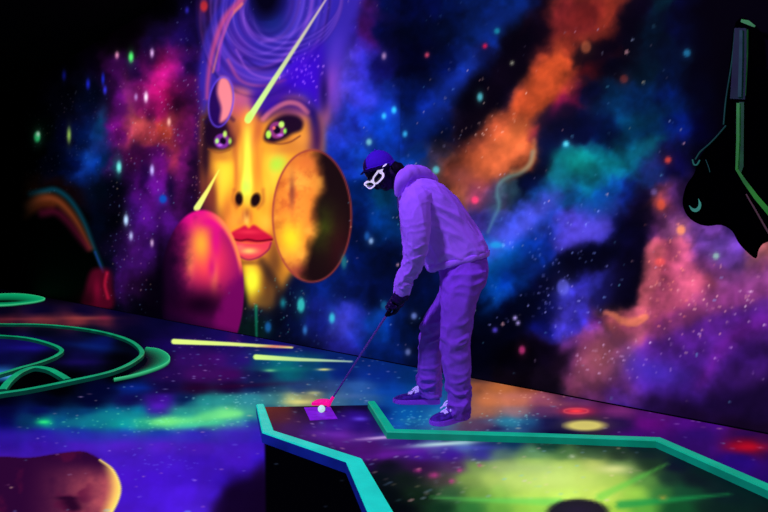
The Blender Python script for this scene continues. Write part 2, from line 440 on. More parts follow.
# rainbow edged planet at the far left
M.poly([(26, 196), (40, 188), (55, 186), (70, 196), (84, 216), (96, 246), (105, 272), (108, 310), (20, 310), (20, 210)], (0, 0, 0), 1, 4)
M.stroke([(30, 194), (44, 191), (56, 190), (70, 200), (83, 220), (93, 245), (103, 270)], (6, 3), (12, 92, 118), .62, 6)
M.stroke([(27, 206), (40, 199), (54, 199), (66, 208), (78, 224), (90, 248)], (11, 4), (170, 84, 44), .62, 9)
M.stroke([(24, 216), (40, 206), (52, 205)], 7, (120, 50, 20), .5, 8)
M.stroke([(42, 213), (56, 212), (68, 222), (80, 238), (88, 248)], (8, 5), (110, 16, 56), .55, 9)
M.stroke([(95, 252), (103, 272)], 2.2, (30, 60, 130), .7, 2)
M.poly([(91, 271), (103, 268), (111, 272), (112.5, 285), (112, 308), (84, 308), (85, 290)], (92, 6, 40), .8, 4)
M.stroke([(107, 273), (105, 285), (108, 298)], 3, (210, 30, 70), .6, 4)
M.blob(97, 290, 4, 12, (150, 10, 60), .5)
M.blob(86, 300, 8, 10, (20, 0, 8), .6)

# ---- the painted woman's face
SK = [(203, 118), (212, 96), (240, 88), (275, 92), (308, 96), (322, 118), (322, 170), (318, 230), (300, 262), (284, 290), (270, 306), (254, 308), (244, 290), (232, 262), (216, 228), (205, 196), (203, 160)]
M.poly(SK, (222, 146, 42), 1, 7)
for (u, v, rx, ry, c, a) in [
    (245, 105, 24, 14, (170, 85, 130), .9), (300, 108, 20, 14, (170, 90, 150), .8), (243, 128, 8, 12, (240, 140, 60), .8),
    (222, 165, 10, 22, (250, 190, 50), .9), (226, 185, 10, 26, (245, 185, 45), .7), (248, 150, 7, 34, (222, 190, 60), .8), (247, 182, 5, 14, (190, 250, 90), .9),
    (252, 140, 6, 12, (245, 150, 70), .6), (238, 150, 3, 24, (190, 110, 50), .5), (275, 160, 16, 14, (240, 190, 60), .8), (275, 168, 7, 9, (120, 225, 70), .75),
    (268, 190, 12, 20, (235, 190, 50), .8), (262, 215, 10, 12, (240, 170, 50), .7), (234, 215, 8, 14, (235, 160, 60), .7), (226, 228, 6, 10, (240, 140, 60), .7),
    (206, 196, 7, 22, (120, 45, 50), .8), (204, 158, 5, 18, (60, 20, 40), .8), (206, 178, 4, 12, (200, 110, 60), .5), (216, 216, 5, 12, (110, 50, 60), .7),
    (304, 145, 12, 12, (215, 140, 60), .8), (316, 135, 7, 20, (110, 50, 110), .8), (252, 282, 9, 14, (225, 225, 50), .95), (248, 268, 6, 12, (240, 190, 50), .8),
    (270, 275, 9, 22, (120, 80, 40), .85), (262, 262, 8, 8, (200, 130, 50), .7), (262, 300, 12, 10, (110, 80, 40), .8), (256, 312, 14, 7, (10, 16, 40), .9), (244, 302, 4, 20, (10, 8, 24), .9),
    (285, 300, 14, 14, (8, 12, 40), .9), (296, 285, 10, 12, (8, 14, 50), .8), (245, 217, 3, 6, (250, 210, 110), .6), (236, 203, 3, 9, (190, 110, 40), .5),
    (264, 203, 4, 12, (190, 130, 40), .6), (230, 196, 3, 16, (200, 120, 40), .4)]:
    M.blob(u, v, rx, ry, c, a)
for (u, v, rx, ry, ang, c, a) in [(208, 128, 6, 26, 0, (16, 4, 34), .8), (236, 140, 3, 14, 10, (140, 60, 50), .6), (257, 133, 4, 14, 10, (176, 84, 50), .5),
        (247, 166, 3.4, 26, 0, (255, 226, 90), .6), (222, 196, 6, 20, 15, (255, 200, 60), .5), (240, 174, 2.4, 22, 4, (206, 120, 44), .45), (255, 172, 2.4, 20, -4, (206, 130, 44), .4),
        (210, 215, 5, 22, 0, (70, 24, 50), .7), (312, 150, 6, 24, 0, (120, 60, 90), .6), (262, 98, 14, 6, 0, (120, 60, 150), .6), (240, 112, 10, 8, 0, (224, 120, 90), .5)]:
    M.blob(u, v, rx, ry, c, a, ang)
for (u, v, rx, ry, ang, c, a) in [
        (221, 128, 15, 15, 0, (54, 18, 48), .62), (284, 112, 24, 9, -8, (66, 22, 96), .55), (286, 140, 16, 7, 10, (150, 80, 50), .45), (222, 152, 12, 5, 0, (130, 70, 50), .5),
        (225, 174, 9, 20, 8, (255, 208, 62), .75), (237.5, 160, 2.8, 32, 2, (196, 104, 44), .65), (257.5, 160, 2.8, 28, -2, (204, 122, 46), .6), (247.5, 158, 3.6, 36, 0, (232, 232, 78), .75),
        (246, 188, 5, 9, 0, (190, 250, 90), .8), (247, 118, 7, 9, 0, (240, 136, 62), .7), (236, 108, 8, 9, 0, (200, 90, 100), .6), (258, 100, 14, 8, 0, (150, 72, 150), .7),
        (268, 190, 7, 20, 0, (244, 182, 60), .6), (272, 214, 4, 22, 0, (190, 104, 40), .5), (300, 138, 12, 9, 0, (236, 156, 70), .55), (317, 140, 5, 22, 0, (60, 24, 80), .8),
        (227, 210, 5, 16, 0, (190, 100, 50), .6), (233, 222, 7, 6, 0, (236, 150, 60), .5), (266, 228, 6, 5, 0, (236, 160, 60), .5), (247, 219, 2.4, 6, 0, (250, 206, 110), .6),
        (243, 216, 2, 7, 0, (180, 90, 50), .5), (251, 217, 2, 7, 0, (190, 100, 50), .5), (250, 263, 11, 2.6, 0, (130, 70, 40), .7), (252, 280, 7, 13, 0, (238, 238, 60), .85),
        (240, 282, 3.5, 22, 0, (40, 16, 30), .75), (268, 282, 6, 20, 0, (84, 50, 32), .7), (262, 258, 5, 6, 0, (200, 120, 50), .5), (280, 164, 8, 9, 0, (150, 224, 80), .5),
        (274, 178, 5, 12, 0, (220, 200, 70), .5), (206, 160, 4, 30, 0, (26, 8, 34), .7), (211, 190, 4, 16, 0, (130, 60, 46), .7)]:
    M.blob(u, v, rx, ry, c, a, ang)
# chin fades into stars
M.stroke([(262, 262), (276, 285), (280, 300)], 8, (40, 26, 30), .6, 8)
# right eye
M.poly([(259, 116), (264, 104), (280, 97), (300, 98), (314, 108), (312, 116), (296, 108), (278, 110), (264, 120)], (44, 14, 110), .85, 5)
M.stroke([(263, 119), (272, 110), (286, 103), (298, 104), (308, 112)], 5, (215, 120, 135), .75, 4)
M.poly([(264, 139), (267, 128), (274, 120), (285, 115), (297, 116), (303, 122), (301, 130), (292, 134), (284, 139), (272, 143)], (28, 8, 40), .96, 3)
M.stroke([(268, 141), (278, 144), (290, 142), (300, 136)], 1.6, (110, 50, 40), .7, 2)
M.disc(277, 130, 8, 8.5, (150, 60, 130), .9, 2)
M.disc(277, 130, 3.4, 4, (16, 4, 30), .95, 1.5)
for (u, v, rx, ry, c) in [(281.5, 124.5, 2.8, 3.2, (190, 240, 110)), (268.5, 134.5, 2.6, 4, (180, 245, 90)), (285, 131, 1.6, 2.6, (150, 230, 90)), (274, 128, 1.6, 1.6, (240, 120, 110)), (280, 135, 3, 1.3, (190, 110, 220))]:
    M.disc(u, v, rx, ry, c, .95, 1.5)
# left eye
M.poly([(205, 128), (210, 118), (220, 117), (229, 126), (234, 138), (232, 146), (222, 150), (210, 148), (205, 140)], (30, 8, 38), .96, 4)
M.stroke([(206, 122), (214, 112), (224, 112), (233, 120)], 4, (30, 8, 60), .7, 4)
M.disc(222, 141, 8, 7.5, (130, 50, 160), .9, 2)
M.disc(223, 141, 3, 3.5, (16, 4, 30), .95, 1.5)
for (u, v, rx, ry, c) in [(225, 134, 2, 3.2, (190, 240, 110)), (230, 141, 1.6, 3, (160, 240, 90)), (217, 141, 1.8, 2.6, (170, 240, 130)), (220, 145, 2.5, 1.3, (190, 110, 230))]:
    M.disc(u, v, rx, ry, c, .95, 1.5)
M.stroke([(208, 149), (218, 153), (230, 150)], 1.4, (150, 80, 40), .6, 2)
# nose
M.disc(239, 199, 3.8, 6.5, (24, 6, 16), .97, 2.5)
M.disc(255.5, 200, 4.6, 7, (24, 6, 16), .97, 2.5, 20)
M.stroke([(234, 190), (233, 200), (237, 207)], 3, (150, 70, 40), .45, 5)
M.stroke([(263, 190), (263, 201), (258, 208)], 3.4, (150, 70, 40), .45, 5)
M.stroke([(234, 150), (236, 170), (235, 190)], 3, (180, 96, 50), .4, 6)
M.stroke([(262, 150), (260, 170), (262, 188)], 4, (206, 130, 50), .4, 6)
M.blob(232, 128, 5, 14, (150, 70, 60), .6); M.blob(259, 128, 4, 12, (190, 96, 60), .5)
M.blob(222, 158, 12, 5, (160, 80, 50), .45); M.blob(286, 150, 16, 5, (190, 110, 60), .45)
M.blob(240, 160, 3, 20, (248, 210, 70), .5); M.blob(218, 176, 6, 12, (255, 205, 70), .5)
M.blob(282, 178, 8, 12, (250, 200, 60), .5); M.blob(266, 222, 8, 8, (252, 190, 70), .5)
M.blob(213, 200, 5, 30, (110, 44, 44), .6); M.blob(222, 224, 4, 14, (140, 66, 50), .5)
M.blob(274, 246, 5, 12, (130, 70, 40), .5); M.blob(276, 262, 7, 16, (90, 50, 36), .6)
M.blob(248, 262, 12, 2.4, (150, 90, 40), .6); M.blob(240, 222, 3, 5, (200, 120, 60), .5)
M.blob(247, 213, 3, 6, (150, 70, 40), .7)
M.blob(247, 199, 3, 7, (235, 190, 60), .7)
# lips
M.poly([(228, 236), (234, 231), (240, 228), (245, 225.5), (249, 228), (254, 225), (262, 230), (272, 237), (270, 241), (258, 243), (246, 242), (234, 241)], (186, 20, 62), .97, 2)
M.poly([(231, 241), (246, 243), (260, 243), (271, 241), (267, 250), (258, 257), (247, 259), (238, 255), (233, 248)], (214, 60, 84), .97, 2)
M.stroke([(229, 238), (240, 240.5), (248, 239.5), (258, 241), (272, 239.5)], 2, (110, 4, 30), .9, 1.6)
M.stroke([(232, 244), (237, 254), (247, 259.5), (258, 257.5), (268, 250), (271, 243)], 1.8, (140, 20, 80), .8, 2)
M.blob(249, 251, 9, 3.4, (250, 200, 110), .85)
M.blob(240, 247, 5, 3, (250, 130, 110), .6)
M.blob(249, 232, 12, 2.4, (235, 70, 90), .5)

# ---- hair swirl
HAIR = [(238, -30), (224, 4), (208, 36), (202, 60), (199, 80), (203, 112), (214, 96), (232, 84), (250, 92), (262, 108), (280, 95), (300, 96), (318, 112), (328, 104), (340, 70), (352, 30), (360, -30)]
M.poly(HAIR, (60, 42, 164), .97, 7)
M.blob(236, 60, 12, 40, (96, 40, 150), .6, 14); M.blob(300, 20, 20, 40, (70, 60, 190), .5, 20); M.blob(262, 76, 30, 10, (110, 60, 170), .5)
M.blob(330, 20, 10, 40, (50, 40, 170), .6, 10)
for k in range(17):
    t = k / 16
    rx = 22 + 44 * t; ry = 30 + 66 * t
    cxx = 270 - 6 * t; cyy = 0 + 2 * t
    col = [(130, 88, 215), (36, 18, 104), (96, 70, 210), (150, 84, 190), (30, 16, 96), (70, 60, 200)][k % 6]
    M.ring(cxx + rng.normal(0, 1.6), cyy + rng.normal(0, 2), rx, ry, 1.3 + 1.6 * rng.random(), col, .22 + .3 * rng.random(), 8 + rng.normal(0, 4))
for k in range(9):
    t = k / 8
    M.ring(300 - 20 * t, 6, 44 + 20 * t, 30 + 26 * t, 1.2, (150, 100, 220) if k % 2 else (50, 26, 130), .38, -28)
M.disc(268, -4, 21, 33, (22, 18, 90), .95, 9, 5)
M.blob(274, 24, 14, 12, (30, 44, 130), .7)
M.disc(266, -6, 13, 22, (5, 3, 24), .95, 10)
M.stroke([(250, -20), (241, 0), (224, 20), (213, 50), (208, 80), (207, 98)], (8, 3), (212, 84, 130), .72, 6)
M.stroke([(242, 4), (230, 18), (220, 45), (213, 72)], (3, 2), (250, 140, 110), .6, 3)
M.stroke([(234, -20), (226, 0), (210, 28), (203, 58), (201, 88)], (5, 2), (50, 44, 170), .6, 7)
M.stroke([(232, 12), (222, 38), (218, 70)], 3, (150, 60, 190), .6, 3)
M.stroke([(228, 60), (240, 80), (262, 86), (285, 80)], 3, (200, 90, 140), .5, 4)
M.stroke([(236, 50), (250, 72), (275, 78), (300, 66), (318, 40)], 2, (170, 100, 210), .5, 3)
M.poly([(268, 108), (280, 90), (288, 64), (305, 50), (322, 44), (324, 70), (318, 104), (306, 92), (290, 92)], (58, 8, 190), .75, 8)
M.poly([(250, 98), (262, 86), (282, 84), (300, 92), (280, 98), (264, 110), (256, 112)], (60, 20, 140), .7, 6)
M.blob(330, 84, 8, 24, (180, 90, 200), .6, 10)
M.blob(326, 116, 6, 12, (205, 110, 140), .6)
M.blob(336, 50, 8, 20, (90, 60, 200), .5, 10)
M.blob(314, 118, 5, 14, (30, 16, 100), .8, -10)
M.blob(240, 98, 10, 8, (190, 90, 140), .7)
for i in range(46):
    M.disc(rng.normal(305, 12), rng.normal(74, 14), rng.uniform(.5, 1.1), rng.uniform(.8, 1.5), (190, 130, 255), rng.uniform(.3, .95), .8)
M.blob(324, 92, 5, 22, (18, 8, 70), .7); M.blob(304, 74, 14, 20, (76, 10, 224), .4); M.blob(312, 40, 12, 16, (60, 40, 160), .5, 20)
M.blob(336, 96, 5, 22, (120, 70, 200), .5); M.stroke([(262, 42), (292, 34), (318, 8)], 3, (150, 96, 220), .4, 5)
M.stroke([(244, 58), (262, 68), (290, 62)], 3, (26, 10, 86), .5, 4)
# small planet on the forehead
M.disc(221, 102, 12, 25, (40, 10, 90), .97, 1.5, 8)
M.poly([(220, 78), (228, 79), (233, 92), (233, 106), (228, 118), (220, 122), (221, 108), (217, 92)], (240, 140, 146), .95, 3)
M.ring(221, 102, 12, 25, 1.0, (110, 80, 230), .7, 8)
# comets on the face
M.stroke([(332, -10), (300, 40), (270, 86), (248, 120)], (1.4, 6.5), (200, 170, 190), .95, 2, (200, 250, 130), smooth=False)
M.disc(249, 117, 3.4, 5, (190, 255, 110), .9, 2.5, 25)
M.stroke([(219, 170), (208, 190), (197, 208)], (1.0, 6.5), (240, 220, 90), .95, 1.6, (220, 235, 130), smooth=False)

# ---- orange planet over the cheek
def planet(art, u, v, rx, ry, fn, rim=None, rimw=1.2):
    b = art._box(u - rx - 3, v - ry - 3, u + rx + 3, v + ry + 3)
    sl, UU, VV = b
    m = art.ellipse_mask(UU, VV, u, v, rx, ry, 1.6)
    col = fn(UU, VV) / 255.0
    art.img[sl] = art.img[sl] * (1 - m[..., None]) + col * m[..., None]
    if rim: art.ring(u, v, rx - .8, ry - .8, rimw, rim, .8)


def mixc(a, b, t): return a * (1 - t[..., None]) + b * t[..., None]
def sst(x, a, b):
    t = np.clip((x - a) / (b - a), 0, 1); return t * t * (3 - 2 * t)
def gs(UU, VV, u, v, rx, ry): return np.exp(-((UU - u) / rx) ** 2 - ((VV - v) / ry) ** 2)


NOISE = fbm(CW, CH, 22, 5, 777)
NOISE2 = fbm(CW, CH, 50, 4, 999)
def nz(UU, VV, n=NOISE):
    return n[np.clip(((VV - V0) * S).astype(int), 0, CH - 1), np.clip(((UU - U0) * S).astype(int), 0, CW - 1)]


def orange_planet(U, V):
    c = np.zeros(U.shape + (3,)) + np.array([222, 132, 52.])
    n = nz(U, V) - .5; n2 = nz(U, V, NOISE2) - .5
    c = mixc(c, np.array([240, 160, 66.]), sst(n2, -.05, .3))
    c = mixc(c, np.array([180, 84, 44.]), .55 * sst(-n - n2 * .4, .0, .3))
    c = mixc(c, np.array([236, 206, 40.]), gs(U, V, 290, 238, 12, 16) * .9)
    c = mixc(c, np.array([230, 120, 60.]), gs(U, V, 310, 162, 16, 10) * .7)
    c = mixc(c, np.array([120, 60, 50.]), gs(U, V, 292, 192, 3, 18) * .7)
    c = mixc(c, np.array([150, 60, 60.]), gs(U, V, 300, 272, 14, 8) * .8)
    edge = 318 - 14 * sst(V, 205, 262) + n2 * 14 + 2.5 * np.sin(V / 9)
    d = np.array([30, 14, 18.]) + np.zeros_like(c)
    d = mixc(d, np.array([64, 76, 20.]), gs(U, V, 324, 228, 16, 22) * .8 * (nz(U, V) + .3))
    d = mixc(d, np.array([60, 18, 26.]), gs(U, V, 340, 250, 12, 30) * .7)
    c = c * (.82 + .3 * gs(U, V, 298, 215, 24, 60))[..., None]
    c = mixc(c, d, sst(U - edge, -7, 8))
    return c


planet(M, 312, 216, 40, 66.5, orange_planet, (150, 62, 62), 1.0)


def red_planet(U, V):
    n = nz(U, V) - .5; n2 = nz(U, V, NOISE2) - .5
    c = np.zeros(U.shape + (3,)) + np.array([120, 10, 100.])
    c = mixc(c, np.array([205, 6, 140.]), sst(-V + n * 20, -242, -218))
    c = mixc(c, np.array([240, 60, 90.]), gs(U, V, 208, 262, 26, 34) * .95)
    c = mixc(c, np.array([240, 160, 60.]), gs(U, V, 201, 244, 11, 20) * 1.0)
    c = mixc(c, np.array([250, 140, 90.]), gs(U, V, 190, 262, 5, 16) * .7)
    c = mixc(c, np.array([245, 150, 80.]), gs(U, V, 214, 274, 4, 16) * .7)
    c = mixc(c, np.array([206, 14, 130.]), gs(U, V, 216, 240, 5, 20) * .8)
    c = mixc(c, np.array([206, 14, 130.]), gs(U, V, 210, 222, 12, 5) * .7)
    c = mixc(c, np.array([110, 6, 80.]), .5 * sst(n2, .0, .25))
    c = mixc(c, np.array([190, 10, 120.]), gs(U, V, 212, 268, 4, 12) * .7)
    rim = np.hypot((U - 202) / 42, (V - 290) / 80)
    c = mixc(c, np.array([245, 130, 80.]), sst(rim, .87, .97) * sst(U, 200, 225) * sst(-V, -285, -255))
    c = mixc(c, np.array([24, 2, 34.]), sst(-(U - (V - 230) * .10) + n * 14, -192, -164) * .9)
    c = mixc(c, np.array([24, 0, 26.]), gs(U, V, 200, 306, 30, 17) * 1.0)
    c = mixc(c, np.array([60, 4, 60.]), sst(V, 296, 330) * .6)
    c = mixc(c, np.array([112, 8, 92.]), sst(U - (V - 270) * -.5 + n * 10, 232, 246) * sst(V, 266, 284))
    c = mixc(c, np.array([16, 2, 30.]), sst(V + (200 - U) * .3, 316, 332) * .7)
    return c


planet(M, 202, 290, 42, 80, red_planet)
M.blob(160, 290, 5, 60, (6, 0, 16), .85)
M.blob(152, 300, 12, 30, (4, 0, 12), .8)
# drips of green light paint under the chin
M.stroke([(256, 306), (256.5, 338)], (3, 1.4), (20, 150, 110), .7, 3)
M.blob(283, 303, 3, 5, (30, 160, 170), .7)

# ---- stars; spattered in wall metres
def wall_uv(s, z):
    p = WO + WD * s
    u, v, d = project(np.array(p.x), np.array(p.y), np.array(z))
    return float(u), float(v), float(d)


COSR = abs(WD.x)
def star(art, s, z, r, c, a, floor=False):
    if floor:
        u, v, d = project(np.array(s), np.array(z), np.array(0.0)); u, v, d = float(u), float(v), float(d)
        rx = r * F / d; ry = rx / d
    else:
        u, v, d = wall_uv(s, z)
        ry = r * F / d
        p = abs(WD.x * 1 - (u - 384) / F * WD.y)
        rx = ry * p
    if not (-70 < u < 838 and -60 < v < 560): return
    art.disc(u, v, max(rx, .45), max(ry, .45), c, a, 0.9)


SC = [(200, 210, 255), (150, 190, 255), (230, 200, 255), (255, 190, 200), (120, 200, 230), (255, 220, 180)]
def face_zone(u, v):
    return (205 < u < 345 and 20 < v < 285) or (160 < u < 245 and 205 < v) or (u < 100 and v > 195)
for i in range(1500):
    s = rng.uniform(-4.4, 11.5); z = rng.uniform(0.02, 3.6)
    u, v, d = wall_uv(s, z)
    if face_zone(u, v): continue
    r = rng.choice([.003, .0045, .007, .011], p=[.55, .30, .12, .03]) * (1 + .04 * d)
    c = SC[rng.integers(len(SC))]
    a = rng.uniform(.1, .62)
    if u > 690 and v < 150 or u > 760: a *= .2
    if u < 110: a *= .35
    if v < 60 and u < 460: a *= .4
    if 400 < u < 620 and 250 < v < 400: a *= .9
    star(M, s, z, r, c, a)
# clusters: lower right and beside the chin
for (cu, cv, su, sv, n, c) in [(665, 270, 16, 26, 36, (255, 150, 130)), (690, 300, 26, 20, 40, (255, 190, 190)), (752, 305, 10, 10, 14, (250, 220, 240)),
                               (545, 300, 30, 24, 60, (170, 170, 255)), (160, 140, 14, 30, 40, (240, 200, 255)), (125, 230, 6, 40, 18, (120, 120, 220)),
                               (182, 50, 8, 30, 14, (170, 190, 255)), (275, 305, 20, 16, 36, (90, 190, 190)), (198, 150, 3, 30, 24, (240, 160, 150)),
                               (480, 130, 26, 26, 40, (255, 210, 200)), (640, 360, 50, 12, 60, (230, 190, 240)), (560, 235, 30, 20, 36, (150, 170, 255))]:
    for i in range(n):
        p = wall_at(rng.normal(cu, su), rng.normal(cv, sv))
        star(M, (p - WO).dot(WD), p.z, rng.uniform(.003, .0075), c, rng.uniform(.2, .65))
for (u, v, rx, ry, c, a) in [
    (475, 200, 3.4, 3.6, (240, 70, 120), .95), (436, 170, 3.2, 3.6, (90, 190, 200), .8), (369, 142, 2.6, 3, (120, 190, 200), .85), (405, 134, 2, 2.6, (60, 170, 220), .9),
    (384, 116, 2, 2.6, (60, 190, 255), .95), (394, 110, 2.2, 3, (60, 200, 255), .95), (384, 56, 2, 3, (190, 150, 190), .7), (427, 55, 1.8, 2, (220, 80, 110), .8),
    (485, 46, 2, 2, (200, 30, 80), .9), (497, 31, 2.6, 2.6, (30, 140, 160), .8), (480, 97, 2.6, 4, (90, 190, 200), .8), (371, 241, 2, 2.6, (160, 190, 230), .8),
    (367, 236, 2.4, 4, (40, 110, 190), .6), (512, 63, 1.6, 1.6, (170, 170, 150), .7), (586, 47, 5, 6, (200, 110, 70), .5), (624, 79, 4, 4, (150, 60, 50), .5),
    (687, 53, 3.5, 3.5, (40, 130, 170), .7), (566, 144, 3.2, 3.2, (40, 150, 190), .8), (668, 160, 3, 3, (230, 80, 60), .7), (661, 205, 4, 5, (220, 90, 60), .6),
    (681, 230, 4.2, 4.6, (240, 150, 110), .9), (654, 192, 3, 3, (120, 100, 160), .6), (563, 287, 6, 8, (120, 120, 245), .5), (496, 245, 6, 3, (30, 170, 220), .6),
    (716, 256, 3, 3, (150, 190, 180), .8), (522, 350, 3, 4, (200, 60, 130), .7), (566, 144, 2, 2, (110, 220, 230), .8), (660, 262, 5, 4, (240, 90, 90), .6),
    (117, 55, 1.6, 2.8, (240, 160, 200), .9), (131, 57, 2.2, 4.6, (90, 240, 120), .95), (152, 53, 1.4, 3.2, (230, 190, 240), .9), (64, 75, 1.6, 4, (20, 24, 150), .9),
    (88, 84, 1.6, 4, (30, 40, 190), .9), (103, 79, 1.2, 4, (30, 50, 220), .8), (105, 90, 1.3, 3, (60, 60, 230), .9), (146, 97, 1.6, 4, (255, 240, 255), .95),
    (136, 97, 1.2, 2.4, (190, 160, 220), .8), (37, 137, 3, 4.8, (60, 230, 140), .95), (38, 134, 1.4, 2, (220, 255, 230), .9), (69, 135, 1.6, 6, (150, 190, 90), .85),
    (119, 167, 2.2, 5, (120, 230, 220), .95), (126, 220, 2, 4.6, (190, 220, 255), .95), (152, 170, 1.6, 4, (200, 190, 255), .95), (131, 236, 1.6, 3.4, (190, 200, 240), .85),
    (163, 199, 3.6, 4, (10, 90, 190), .8), (152, 243, 1.2, 2.6, (230, 200, 230), .8), (169, 122, 1.4, 3, (255, 200, 180), .8), (187, 10, 1.4, 2.4, (60, 50, 200), .9),
    (204, 6, 3.6, 5.5, (225, 56, 50), .7), (301, 305, 3.6, 7, (60, 200, 190), .8), (332, 318, 2.6, 4.6, (60, 190, 210), .85), (268, 327, 3, 5, (30, 110, 180), .7),
    (305, 330, 2, 4, (60, 130, 200), .7), (344, 262, 2.6, 6, (40, 130, 130), .7), (414, 316, 2.6, 3, (120, 140, 210), .7), (384, 305, 3, 4, (30, 110, 150), .6),
    (408, 352, 2.4, 3, (150, 160, 220), .5), (495, 330, 2.2, 2.2, (100, 80, 220), .7), (515, 318, 1.6, 1.6, (200, 180, 255), .8), (518, 323, 1.6, 1.6, (200, 180, 255), .7)]:
    M.disc(u, v, rx, ry, c, a, 2.4)
    M.blob(u, v, rx * 1.8, ry * 1.8, c, a * .3)

# paint is thick and saturated: deepen the darks, lift the lights
_U, _V = np.meshgrid(U0 + (np.arange(CW) + .5) / S, V0 + (np.arange(CH) + .5) / S)
M.img = np.clip(M.img, 0, 1.2)
M.img = M.img ** 1.12 * (1.10 + .12 * np.exp(-((_U - 250) / 60) ** 2 - ((_V - 190) / 100) ** 2))[..., None]
# light falloff darkened into the mural: upper corners and far left end
def darken(art, fn):
    uu = U0 + (np.arange(CW) + .5) / S; vv = V0 + (np.arange(CH) + .5) / S
    UU, VV = np.meshgrid(uu, vv)
    art.img *= fn(UU, VV)[..., None]
darken(M, lambda U, V: sst(V + .6 * U, 82, 135) * (1 - .97 * sst(U + (150 - V) * .14, 700, 735) * sst(-V, -240, -150)) * sst(U, 18, 50))

# ------------------------------------------------------------------ FLOOR ART
FLOOR = Art("""
296: -60=000006 0=000006 60=020008 120=04021c 200=040018 300=04042c 400=020a30
312: -60=04021c 0=06041c 40=08042a 80=0a0428 120=08042c 160=06041c 200=08042c 240=0a0838 300=0a0c44 360=0a0c40
320: -60=3c1424 0=501a28 40=6c2c34 75=702c34 105=501c30 125=140830 160=08062c 200=0a0838 240=0c0a44
332: 0=04041c 40=04081c 90=040a20 140=08062c 180=10083c 220=180c50 260=140c54 300=0c0c50 340=1c1868 370=0a0a44
345: 0=100c50 30=140c60 60=08082c 100=081450 130=030818 160=180850 190=280c5c 230=1e0c5c 280=141064 320=0e1460 360=0c1458 410=04184c
360: 0=0a0a3c 50=06061c 80=0e0a3c 120=02020a 155=040814 185=340e60 215=400e68 245=281064 262=0c4468 285=0a6470 310=0c4c70 335=0a2464 370=082870 410=042c70 450=041c4c 480=02020c 510=080410
375: 0=2060a0 30=04040c 70=020208 120=010108 170=240a4c 200=3c0c58 232=3a0850 262=14184c 290=0a5868 320=0c4070 345=0a206c 380=0a2c84 410=063070 450=06305c 480=4a2c2c 500=6c3c34
388: 0=020208 60=010106 100=03062c 135=08206c 165=14083c 195=20042c 232=1c0438 255=0c1c4c 275=1c3c5c 300=243c6c 330=30487c 360=2c5490 390=0a409c 420=0a4a90 450=104c80 475=98583c 500=b0683c 530=84442c 560=3c1830
400: 0=020218 50=02031c 90=04052c 130=100c48 160=40108c 185=081c50 205=248080 225=3a9490 250=3c8094 272=3c7c84 295=a8b078 312=9c9870 335=406c90 365=28588c 400=0a4c9c 430=104c90 468=6c4c50 485=bc7044 515=bc7058 545=8c4864 580=602c68 610=3c1440 640=2c1040 700=200830 760=100418
412: 0=06063c 40=081050 80=083c6c 110=0a6c88 140=08748c 158=3c1c94 180=309484 205=48b088 230=80dc8c 250=4ca094 268=1c5070 380=082c78 405=0a5aa0 440=2470a0 480=a06854 515=907078 545=58305c 580=702050 620=6c2868 655=541670 700=38105c 750=280834
422: 0=0a0854 30=083464 44=109c74 62=0a4c78 90=0a6c8c 120=0a9494 145=2cb088 165=6cd87c 190=40b898 215=48b898 238=40889c 256=28409c 480=604468 510=28708c 530=1c4474 550=100c40 586=242030 620=200c48 650=640e7c 690=4c0f78 720=48107c 750=540c30 790=300a30
434: 0=18107c 40=1c1888 80=143894 120=184c98 160=10489c 200=202c9c 240=3424a0 262=2820a0 500=200c50 560=080430 640=400c68 700=34106c 750=300c50 800=240c50
446: 0=281084 40=38169c 80=441ca8 120=4c1eb8 160=5422bc 200=4a1cb4 240=3c1aac 262=2c1490 700=38106c 750=7a0828 765=40104c 800=28104c
460: 0=34148c 80=28086c 120=3c18b0 160=3c16b4 200=3010a4 240=3c14ac 264=2810a0 740=280c70 790=280c60
478: 120=3c10b0 150=3a10b8 180=3410ac 210=3010a0 240=2c0c88 264=1c083c 800=200c60
495: 120=4014c4 150=4216cc 180=4418c8 210=3c18b4 232=180434 264=10021c 800=140840
512: -40=380a40 120=4012b4 160=4418c8 200=4420bc 225=200840 264=0c0218 800=100830
560: -40=380a40 120=3010a0 200=3010a0 264=0c0218 400=04010a 800=100830
""", aniso=2.2, warp=6, wcell=46, seed=31, power=2.0, lum=0.12)
G = FLOOR
G.blob(165, 421, 22, 3.2, (150, 250, 120), .6); G.blob(228, 415, 16, 3, (170, 250, 140), .65, -8); G.blob(200, 424, 26, 3, (90, 230, 160), .5, -6)
G.blob(44, 422, 6, 1.6, (60, 230, 130), .8); G.blob(110, 418, 30, 5, (10, 130, 140), .4); G.blob(215, 402, 26, 4, (60, 160, 160), .4, -6)
G.blob(159, 406, 9, 4, (96, 28, 190), .7); G.blob(135, 388, 18, 2.6, (14, 50, 150), .5); G.blob(118, 445, 24, 5, (100, 44, 210), .4, -4)
G.blob(190, 436, 60, 4, (50, 60, 190), .3, -5); G.blob(300, 402, 14, 2.4, (225, 215, 130), .7); G.blob(314, 393, 7, 1.8, (190, 190, 130), .7)
G.blob(270, 415, 30, 4, (90, 190, 130), .25)
G.blob(324, 369.5, 7, 1.2, (230, 220, 130), .9); G.blob(282, 369, 26, 3, (20, 140, 120), .5); G.blob(270, 370.5, 6, 1.4, (130, 210, 140), .7)
G.blob(238, 386, 50, 2.6, (50, 6, 50), .6, -3); G.blob(205, 374, 22, 5, (80, 20, 110), .4); G.blob(352, 396, 20, 3, (90, 110, 170), .4)
G.blob(234, 338, 7, 9, (90, 14, 90), .35); G.blob(85, 318, 26, 1.8, (170, 80, 70), .5); G.blob(20, 319, 26, 1.4, (120, 50, 60), .5)  # first blob: the mural planet's magenta reflection painted onto the floor
G.blob(104, 318, 6, 2, (130, 30, 70), .5)
